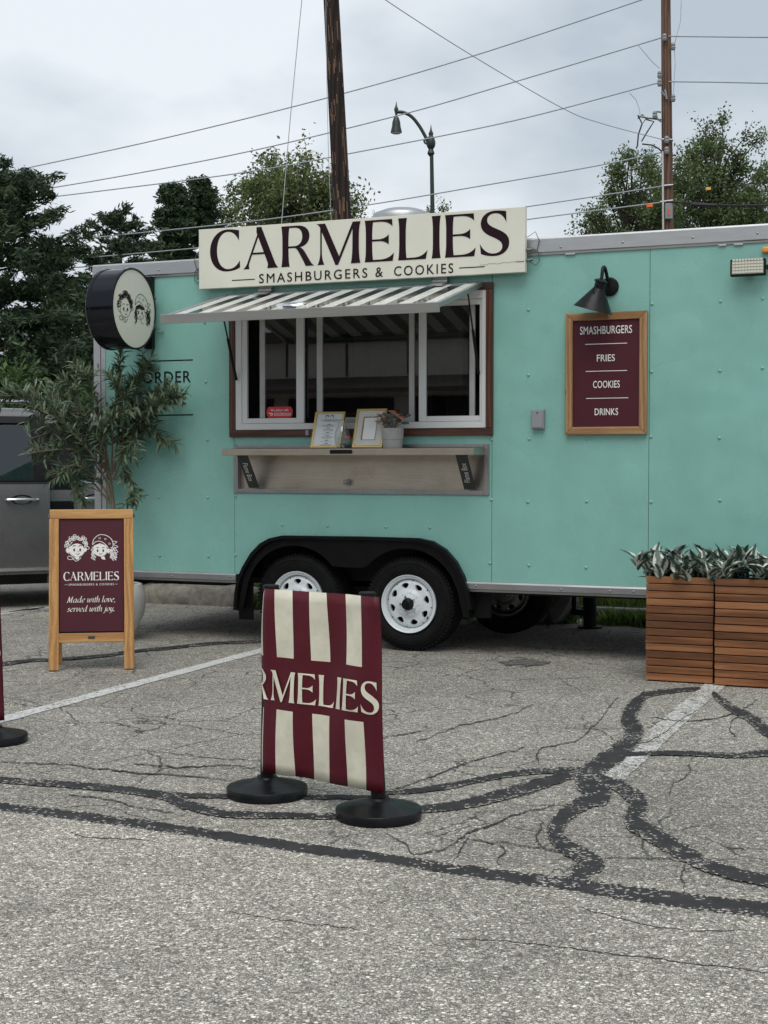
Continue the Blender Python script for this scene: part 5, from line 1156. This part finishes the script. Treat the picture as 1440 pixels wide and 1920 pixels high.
sheet(2.55, 3.02, .30, 1.78, .004, 'doorway_shade_sheet', 'vandark', th=.006)  # black sheet over the closed body, painted as the shade inside the open doorway
sd_ = sheet(1.55, 2.78, .32, 1.185, .10, 'sliding_door', 'vanpaint', th=.07, bev=.008)
for a, b, z0_, z1_ in ((1.55, 1.62, 1.19, 1.80), (2.64, 2.78, 1.19, 1.80), (1.62, 2.64, 1.735, 1.80), (1.62, 2.64, 1.19, 1.212)): sheet(a, b, z0_, z1_, .095, 'window_frame', 'vandark', sd_, th=.05)
for sd2 in (-1, 1):
    for a, b in ((.30, .48), (1.42, 1.56), (2.98, 3.10), (3.55, 3.66)): sheet(a, b, 1.185, 1.80, .002, 'pillar', 'vandark', vn, th=.03, side=sd2)
    sheet(.30, 3.6, 1.74, 1.815, .002, 'roof_side', 'vanpaint', vn, th=.02, nz=4, side=sd2)
for a, b in ((.49, 1.41), (1.57, 2.97), (3.11, 3.54)): sheet(a, b, 1.195, 1.74, .0, 'window', 'vanglass', vn, th=.003, side=1)
sheet(.49, 1.41, 1.195, 1.74, .0, 'window', 'vanglass', vn, th=.003)
for x in (.9, 1.95, 3.05):
    for y in (-.45, .45):
        st2 = MB(); st2.box(x-.12, x+.02, y-.25, y+.25, .7, 1.32); st2.box(x-.14, x-.04, y-.13, y+.13, 1.36, 1.56); st2.box(x-.11, x-.07, y-.05, y+.05, 1.32, 1.37); st2.build('seat', MT['grey' if False else 'vandark'], vn, local=True, bevel=.03, seg=3, smooth=True)
sheet(1.60, 2.65, 1.21, 1.74, .070, 'window', 'vanglass', sd_, th=.003); sheet(1.55, 2.78, 1.172, 1.192, .104, 'belt_trim', 'vandark', sd_, th=.01)
sheet(1.40, 2.77, .355, .385, .108, 'chrome_strip', 'chrome', sd_, th=.01, nz=3); sheet(1.40, 2.76, .23, .345, .07, 'sill', 'vandark', sd_, th=.03, nz=3)
def vhandle(x, z, off, par):
    y = -vw(z)-off; M = Matrix.Translation((x, y, z)) @ Matrix.Rotation(math.pi/2, 4, 'X'); mb = MB()
    mb.lathe([(.075, .0005), (.068, .0025), (.045, -.004), (.0005, -.007)], 28, M @ Matrix.Diagonal((1.35, .62, 1, 1)).to_4x4()); hp = mb.build('handle_recess', MT['vandark'], par, smooth=True, local=True)
    mb = MB(); mb.tube(catmull([(x-.15, y-.004, z), (x-.12, y-.028, z+.002), (x, y-.036, z+.004), (x+.11, y-.030, z+.002), (x+.15, y-.006, z)], 5), [.011]*3+[.013]*15+[.012]*3, 8); mb.build('handle', MT['chrome'], par, smooth=True, local=True)
vhandle(2.52, 1.02, .10, sd_)
fd = sheet(3.03, 4.12, .30, 1.185, .010, 'front_door', 'vanpaint', th=.02, bev=.005); sheet(3.10, 3.98, 1.215, 1.70, .008, 'window', 'vanglass', fd, th=.004, rx=-.25); sheet(3.03, 4.12, 1.17, 1.20, .016, 'belt_trim', 'chrome', fd, th=.01, nz=3); sheet(3.03, 3.09, 1.2, 1.76, .007, 'pillar', 'vandark', fd, th=.006)
vhandle(3.22, 1.02, .010, fd)
rl = MB(); rl.tube(catmull([(.35, -.66, 1.86), (.5, -.68, 1.93), (1.6, -.68, 1.955), (2.9, -.68, 1.93), (3.1, -.66, 1.86)], 6), .020, 8); rl.build('roof_rail', MT['chrome'], vn, smooth=True, local=True)
for x in (.98, 4.12):
    for s in (-1, 1):
        M = Matrix.Translation((x, s*.86, .34)) @ Matrix.Rotation(s*-math.pi/2, 4, 'X'); ty = MB().lathe([(.21, .06), (.25, .085), (.31, .085), (.335, .06), (.34, .03), (.34, -.11), (.3, -.13), (.2, -.12)], 36, M).build('wheel', MT['rubber'], vn, smooth=True, local=True)
        MB().lathe([(.215, .065), (.2, .03), (.06, .055), (.0005, .06)], 30, M).build('rim', MT['galv'], ty, smooth=True, local=True)

# ================================================================== POLES, LAMP, WIRES
a = at(643, 425, 24.); b = at(618, -60, 24.); dn = (a-b).normalized(); foot = a + dn*(a.z/-dn.z)
up_ = thing('utility_pole', (foot.x, foot.y, 0), 'dark leaning creosoted utility pole rising right behind the signboard', 'utility pole', 'utility poles')
tp = b-dn*1.5; MB().tube([foot+Vector((0, 0, .0)), a, b, tp], [.175, .150, .130, .125], 18).build('shaft', MT['polez'], up_, smooth=True)
r = random.Random(9); ck = MB()
for k in range(70):
    t_ = r.random(); c0 = a.lerp(b, t_); fwd = (CO-c0); fwd.z = 0; fwd.normalize(); an = r.uniform(-1.1, 1.1); sd3 = Vector((-fwd.y, fwd.x, 0)); rad = .149-.02*t_
    pc0 = c0 + (fwd*math.cos(an)+sd3*math.sin(an))*rad; l = r.uniform(.05, .35); ck.beam(pc0, pc0+(b-a).normalized()*l, r.uniform(.008, .022), .006, tuple(fwd))
stuff(ck.build('splinters', plain('pale_splinters', (.14, .085, .055), .9), up_))
rpz = 37.; a = at(1252, 430, rpz); b = at(1248, -40, rpz)
u2 = thing('utility_pole', (a.x, a.y, 0), 'brown utility pole with insulators and cables at the upper right', 'utility pole', 'utility poles')
MB().tube([(a.x, a.y, 0), a, b, b+(b-a)*.1], [.175, .150, .120, .115], 18).build('shaft', MT['poler'], u2, smooth=True)
cd = MB(); cd.tube([at(1243.5, 430, rpz-.2), at(1242.5, 284, rpz-.2)], .024, 8); cd.build('conduit', plain('pale_conduit', (.5, .5, .5), .5), u2, smooth=True)
jb = MB(); q = at(1254, 396, rpz-.25); jb.box(-.09, .09, -.06, .06, -.2, .2, 0, Matrix.Translation(q) @ Matrix.Rotation(YAW, 4, 'Z')); jb.build('junction_box', MT['grey'], u2, bevel=.01)
q = at(1254, 396, rpz-.335); MB().box(-.016, .016, 0, .005, -.10, .08, 0, Matrix.Translation(q) @ Matrix.Rotation(YAW, 4, 'Z')).build('warning_label', MT['orange'], u2)
def bits(lst, name, m, rad, par=u2, z=rpz-.18):
    mb = MB()
    for pts in lst: mb.tube([at(x, y, z) for x, y in pts], rad, 6)
    return mb.build(name, m, par, smooth=True)
for l_ in ([[(1240, 172), (1247, 180)]], [[(1247, 168), (1250, 186)]], [[(1239, 210), (1228, 209), (1232, 222), (1240, 228)], [(1240, 224), (1215, 221), (1200, 218)]]): bits(l_, 'bracket', MT['galv'], .028)
bits([[(1196, 216), (1204, 232), (1212, 222), (1204, 215), (1196, 222)], [(1204, 232), (1197, 252), (1195, 275)], [(1212, 224), (1226, 228), (1215, 245), (1203, 265)], [(1204, 270), (1222, 272), (1234, 278), (1242, 285)]], 'cutout_switch', MT['wiredark'], .020)
for x, y in ((1262, 184), (1262, 87), (1228, 215), (1237, 140), (1237, 155), (1250, 262), (1246, 70), (1250, 282)):
    MB().lathe([(.0005, -.1), (.05, -.09), (.07, -.03), (.05, .0), (.065, .04), (.04, .09), (.0005, .1)], 12, Matrix.Translation(at(x, y, rpz-.2))).build('insulator', MT['grey'], u2, smooth=True)
bits([[(1196, 84), (1205, 95), (1225, 118), (1237, 128)], [(1180, 174), (1192, 186), (1199, 205), (1200, 216)], [(1262, 184), (1266, 120), (1264, 85), (1276, 40), (1278, -10)]], 'jumper_wire', plain('pale_wire', (.42, .45, .48), .6), .011)
bits([[(1240, 262), (1250, 261), (1262, 263)], [(1240, 349), (1262, 347)], [(1238, 379), (1262, 376)]], 'strap', MT['galv'], .03)
# overhead wires: each a slack span between poles
def wire(name, pts, label, rad=.017, m='wire'):
    P = [at(x, y, z) for x, y, z in pts]; mid = P[len(P)//2]
    o = MB().tube([Vector(v) for v in catmull([tuple(p) for p in P], 10)], rad, 6).build(name, MT[m], None, smooth=True); tag(o, label, 'wire', 'overhead wires'); return o
W_ = 'overhead_wire'
wire(W_, [(-140,360,44),(0,326,43),(300,261,41),(615,183,39.5),(890,104,38.4),(1205,-1,37),(1330,-46,36.6)], 'highest overhead wire, sloping from the left edge out over the top')
wire(W_, [(-140,392,44),(0,368,43),(240,328,41.5),(480,281,40),(760,213,38.8),(960,155,38),(1243,70,37)], 'second overhead wire from the top, reaching the brown pole from the left')
wire(W_, [(-140,399,44),(0,381,43),(230,353,41.5),(460,323,40),(655,288,39),(960,227,38),(1243,153,37)], 'third overhead wire from the top, reaching the brown pole from the left')
wire(W_, [(1243,68,37),(1340,69,36),(1440,70,35),(1560,70,34)], 'upper of the two wires leaving the brown pole to the right'); wire(W_, [(1243,153,37),(1340,154,36),(1440,156,35),(1560,157,34)], 'lower of the two wires leaving the brown pole to the right')
wire(W_, [(700,-20,30),(735,8,30.5),(885,104,32.5),(1055,203,35),(1130,232,36),(1243,262,37)], 'thin wire falling from the top middle to the brown pole', .010)
wire(W_, [(-140,478,44),(0,464,43),(250,438,41.5),(480,414,40),(704,382,39),(905,348,38),(1113,312,37.4),(1243,285,37)], 'low wire passing behind the trees and above the signboard'); wire(W_, [(-140,510,44),(0,497,43),(370,465,41),(700,430,39),(985,388,38),(1243,349,37)], 'lower wire running just over the trailer roof to the pole'); wire(W_, [(-140,519,44),(0,510,43),(370,486,41),(700,452,39),(985,412,38),(1243,379,37)], 'lowest wire running close along the trailer roof line')
wire('cable_bundle', [(1243,378,36.9),(1300,381,36.2),(1360,385,35.5),(1440,385,34.6),(1560,386,33)], 'thick black cable leaving the brown pole to the right', .028, 'wiredark')
wire('cable_splice', [(1298,383,36.1),(1305,383.5,36),(1340,385,35.7),(1346,385,35.6)], 'fat black splice sleeve on the thick cable', .055, 'wiredark')
wire(W_, [(1243,349,37),(1300,347,36.3),(1325,353,36),(1440,341,35),(1560,330,34)], 'thin dark wire with a yellow tag right of the pole', .010, 'wiredark')
wire('guy_wire', [(572,-60,23.8),(555,110,23.8),(541,260,23.8),(527,430,23.8)], 'thin guy wire hanging left of the dark leaning pole', .007); wire('guy_wire', [(611,-10,23.9),(612,100,23.9),(616,290,23.9),(622,430,23.9)], 'thin drop wire hugging the dark leaning pole', .005)
for x, y, z, w, h, m, lab in ((1218, 385, 36.6, .16, .09, 'orange', 'small orange marker tag on the cable left of the brown pole'), (1328, 353.5, 35.9, .13, .07, 'yellow', 'small yellow marker tag on the wire right of the brown pole')):
    o = MB().box(-w/2, w/2, -.01, .01, -h/2, h/2).build('cable_tag', MT[m], bevel=.006); o.location = at(x, y, z); o.rotation_euler = (0, 0, YAW); tag(o, lab, 'tag', 'cable marker tags')
zl = 42.; q = at(811, 400, zl); lamp = thing('street_lamp', (q.x, q.y, 0), 'dark green gooseneck street lamp with bell shade behind the signboard', 'street lamp')
L2 = lambda x, y: at(x, y, zl)
sh_ = MB(); sh_.tube([(q.x, q.y, 0), L2(811, 400), L2(809, 275)], [.085, .065, .055], 14); sh_.lathe([(.06, -.2), (.11, -.12), (.07, 0), (.12, .08), (.14, .2), (.10, .34), (.06, .40), (.075, .46), (.03, .56), (.0005, .75)], 16, Matrix.Translation(L2(808, 280))); sh_.build('pole', MT['lampgreen'], lamp, smooth=True)
am = MB(); am.tube(catmull([tuple(L2(x, y)) for x, y in ((806, 275), (798, 257), (786, 236), (772, 219), (757, 211), (745, 210))], 6), .05, 10); am.lathe([(.04, -.1), (.07, .02), (.05, .08), (.03, .12), (.0005, .28)], 10, Matrix.Translation(L2(743, 207))); am.tube([L2(743, 205), L2(743, 222)], .04, 8); am.tube(catmull([tuple(L2(x, y)) for x, y in ((806, 272), (797, 268), (795, 262))], 4), .03, 8); am.build('arm', MT['lampgreen'], lamp, smooth=True)
MB().lathe([(.0005, .26), (.07, .25), (.09, .2), (.12, .1), (.13, -.02), (.165, -.16), (.17, -.2), (.15, -.2)], 18, Matrix.Translation(L2(743, 236))).build('shade', MT['lampgreen'], lamp, smooth=True)
MB().lathe([(.15, -.19), (.12, -.23), (.0005, -.25)], 16, Matrix.Translation(L2(743, 236))).build('lens', MT['lampbulb'], lamp, smooth=True)

# ================================================================== TREES
def leafquads(C, size, elong, seed, droop=0., axis=None):
    g_ = np.random.default_rng(seed); n = len(C)
    d = g_.normal(size=(n, 3)); 
    if axis is not None: d = d*.55+axis
    d[:,2] -= droop; d /= np.linalg.norm(d, axis=1)[:,None]
    o = np.cross(d, g_.normal(size=(n, 3))); o /= np.linalg.norm(o, axis=1)[:,None]
    s = size*g_.uniform(.6, 1.35, n)[:,None]; w = s/elong
    V = np.stack([C-d*s*.5, C+o*w*.5+d*s*.05, C+d*s*.5, C-o*w*.5+d*s*.05], 1).reshape(-1, 3)
    F = np.arange(4*n).reshape(-1, 4); return V, F
def tree_obj(name, base, label, trunk, C, size, elong, leafm, seed, droop=0., axis=None, group='trees behind the trailer'):
    t = thing(name, (base.x, base.y, 0), label, 'tree', group)
    trunk.build('trunk', MT['bark'], t, smooth=True)
    V, F = leafquads(np.array(C), size, elong, seed, droop, None if axis is None else np.array(axis))
    V = V - np.array([base.x, base.y, 0]); o = bpy.data.objects.new('crown', rawmesh('crown', V, F, [MT[leafm]])); COL.objects.link(o); o.parent = t; return t
def deciduous(px, ptop, z, half_px, label, seed, nclump=40, twigs=7, per=26, leaf=.16, m='decid', bare=.0, squash=1.25, low=.42, group='trees behind the trailer'):
    r = random.Random(seed); g_ = np.random.default_rng(seed); tp = at(px, ptop, z); base = Vector((tp.x, tp.y, 0)); H = tp.z; rw = half_px*z/FPX; rh = min(H*(1-low)/2, rw*squash*1.4)
    cz_ = H-rh; tk = MB(); top = Vector((base.x+r.uniform(-.3, .3), base.y, H*.80)); tk.tube([base, base.lerp(top, .35)+Vector((.1, 0, 0)), base.lerp(top, .7)+Vector((-.1, .1, 0)), top], [.028*H*.8, .022*H*.8, .013*H*.8, .02], 9)
    C = []; 
    for k in range(nclump):
        a = r.uniform(0, 6.283); u = r.uniform(-1, 1); rr = r.random()**.38; s = math.sqrt(1-u*u)
        wob = 1+.22*math.sin(3*a+seed)+.15*math.sin(5*u+seed)
        cc = Vector((base.x+rw*.84*rr*s*math.cos(a)*wob, base.y+rw*.84*rr*s*math.sin(a), cz_+rh*.86*rr*u))
        st = base.lerp(top, min(.97, max(.3, (cc.z-rh*.45*rr-.3)/H/.80))); mid = st.lerp(cc, .55)+Vector((r.uniform(-.2, .2), r.uniform(-.2, .2), r.uniform(-.15, .25)))
        tk.tube([st, mid, cc], [.055, .033, .014], 5)
        for j in range(twigs):
            d = Vector((r.gauss(0, 1), r.gauss(0, 1), r.gauss(.25, .8))).normalized(); l = r.uniform(.35, 1.0)*rw*.30; e_ = cc+d*l; tk.tube([cc, e_], [.012, .005], 3)
            if r.random() < bare: continue
            tt = g_.uniform(.15, 1.05, per)[:,None]; pts = np.array(cc)[None]*(1-tt)+np.array(e_)[None]*tt+g_.normal(0, .085*rw**.5, (per, 3)); C += list(pts)
    return tree_obj('broadleaf_tree', base, label, tk, C, leaf, 1.7, m, seed, .2, None, group)
def pine(px, ptop, z, half_px, label, seed, levels=26, per=46, leaf=.30, m='pineleaf', low=.12, shape=.55, gap=.2, elong=4.5, up=.15, lean=0, group='trees behind the trailer', name='pine_tree', minz=0):
    r = random.Random(seed); g_ = np.random.default_rng(seed); tp = at(px, ptop, z); base = Vector((tp.x, tp.y, 0)); H = tp.z; rw = half_px*z/FPX
    tk = MB(); top = Vector((base.x+lean, base.y, H)); tk.tube([base, base.lerp(top, .5), top], [.03*H, .018*H, .015], 9); C = []; A = []
    for k in range(levels):
        t_ = low+(1-low)*(k+r.random()*.8)/levels; zc = H*t_; L0 = rw*min(1, ((1-t_)/(1-low))**shape*1.05+.05)
        if zc < minz: continue
        for j in range(r.choice((4, 5, 6))):
            if r.random() < gap: continue
            a = r.uniform(0, 6.283); L = L0*r.uniform(.6, 1.15); s = base.lerp(top, t_); e_ = s+Vector((math.cos(a)*L, math.sin(a)*L, L*r.uniform(up-.25, up+.3))); mid = s.lerp(e_, .55)+Vector((0, 0, -.06*L)); tk.tube([s, mid, e_], [.035, .022, .008], 4)
            nt_ = max(3, int(L/.30))
            for q_ in range(nt_+2):
                f = min(1., .25+.75*(q_+r.random()*.6)/(nt_+1)); p = s.lerp(mid, f/.55) if f < .55 else mid.lerp(e_, (f-.55)/.45); sdv = Vector((-math.sin(a)*r.choice((-1, 1))*.8+math.cos(a)*.6, math.cos(a)*r.choice((-1, 1))*.8+math.sin(a)*.6, r.uniform(-.15, .4))).normalized(); tl = r.uniform(.25, .62)*(.5+.5*L/rw)
                tk.tube([p, p+sdv*tl], [.010, .004], 3); n = per//2
                tt = g_.uniform(.1, 1.08, n)[:,None]; pts = np.array(p)[None]+np.array(sdv)[None]*tl*tt+g_.normal(0, .075, (n, 3))*np.array([1, 1, .8]); C += list(pts); A += [np.array(sdv)*.9]*n
    return tree_obj(name, base, label, tk, C, leaf, elong, m, seed, -.15, A, group)
pine(-20, 318, 38, 215, 'tall dark pine filling the left edge behind the van', 3, 44, 92, .22, 'pineleaf', .08, .36, .08)
pine(95, 470, 41, 120, 'shorter dark pine between the tall pine and the trailer corner', 4, 30, 76, .22, 'pineleaf', .04, .45, .12)
pine(225, 398, 43, 110, 'ragged dark pine rising behind the round drum sign', 5, 34, 74, .21, 'pineleaf', .06, .36, .16, up=.25)
pine(311, 345, 46, 80, 'pointed juniper with a bent tip left of the signboard', 6, 34, 90, .20, 'sprucel', .15, .85, .05, 3.2, .35, .25, name='juniper_tree', minz=3.2)
pine(378, 342, 47, 105, 'fuller juniper close beside the signboard left end', 7, 36, 92, .20, 'sprucel', .15, .75, .05, 3.2, .35, name='juniper_tree', minz=3.2)
deciduous(552, 280, 52, 165, 'rounded broadleaf tree behind the left half of the signboard', 11, 115, 9, 27, .14, 'decid', .2, 1.0, .60)
deciduous(818, 338, 62, 80, 'small sparse treetop peeking over the signboard by the street lamp', 12, 44, 6, 18, .13, 'decid', .3)
deciduous(680, 350, 60, 70, 'thin half-bare tree just right of the dark pole', 16, 18, 6, 6, .14, 'decid', .6)
deciduous(1185, 262, 50, 112, 'airy broadleaf tree left of the brown utility pole', 13, 110, 8, 26, .115, 'decid2', .25)
deciduous(1258, 252, 56, 105, 'lower broadleaf tree directly behind the brown utility pole', 17, 105, 8, 26, .115, 'decid2', .2)
deciduous(1350, 185, 52, 118, 'tallest broadleaf tree, right of the brown utility pole', 14, 115, 8, 26, .12, 'decid2', .22)
deciduous(1465, 250, 55, 110, 'open broadleaf tree cut by the right edge', 15, 85, 8, 24, .12, 'decid2', .25)
def bush(px, py, z, wpx, hm, label, seed):
    r = random.Random(seed); g_ = np.random.default_rng(seed); c_ = at(px, py, z); rw = wpx*z/FPX/2; base = Vector((c_.x, c_.y, 0)); t = thing('bush', tuple(base), label, 'bush', 'bushes behind the van'); tk = MB(); C = []
    for k in range(46):
        a = r.uniform(0, 6.283); rr = r.random()**.5; e_ = base+Vector((math.cos(a)*rr*rw, math.sin(a)*rr*rw*.8, c_.z*(1-.45*rr*rr)*r.uniform(.5, 1.0))); tk.tube([base+Vector((math.cos(a)*.2, math.sin(a)*.2, 0)), e_], [.03, .01], 4); C += list(np.array(e_)+g_.normal(0, .26, (150, 3)))
    C = [p for p in C if p[2] > .02]; tk.build('stem', MT['bark'], t); V, F = leafquads(np.array(C), .14, 1.8, seed); o = bpy.data.objects.new('foliage', rawmesh('foliage', V-np.array(base), F, [MT['bush']])); COL.objects.link(o); o.parent = t
bush(40, 690, 30, 260, 3, 'large leafy green bush behind the van roof', 1); bush(165, 715, 32, 170, 3, 'smaller green bush beside the trailer corner', 2); bush(-110, 700, 33, 200, 3, 'green bush at the far left edge', 3)
# far shop across the lot: only its reflection shows in the window panes
bl = thing('shop_building', (-18, -38, 0), 'low beige shop across the lot, seen only as a reflection in the window', 'building')
MB().box(-40, 6, -42, -34, 0, 5.4).build('wall', MT['shop'], bl); MB().box(-40.4, 6.4, -42.4, -33.6, 5.4, 5.75).build('roof', MT['roofm'], bl)
for x in np.arange(-39, 6, 2.2): MB().box(x-.04, x+.04, -33.99, -33.97, 4.25, 5.39).build('panel_joint', MT['roofm'], bl)
MB().prism([(-34, 4.0), (-32.4, 3.6), (-32.4, 3.75), (-34, 4.2)], lambda u, v, d: (d, u, v), -39, 5).build('canopy', MT['roofm'], bl)
for x in np.arange(-37, 5, 4.4): MB().box(x-1.9, x+1.9, -33.99, -33.9, .3, 3.5).build('window', MT['vandark'], bl)
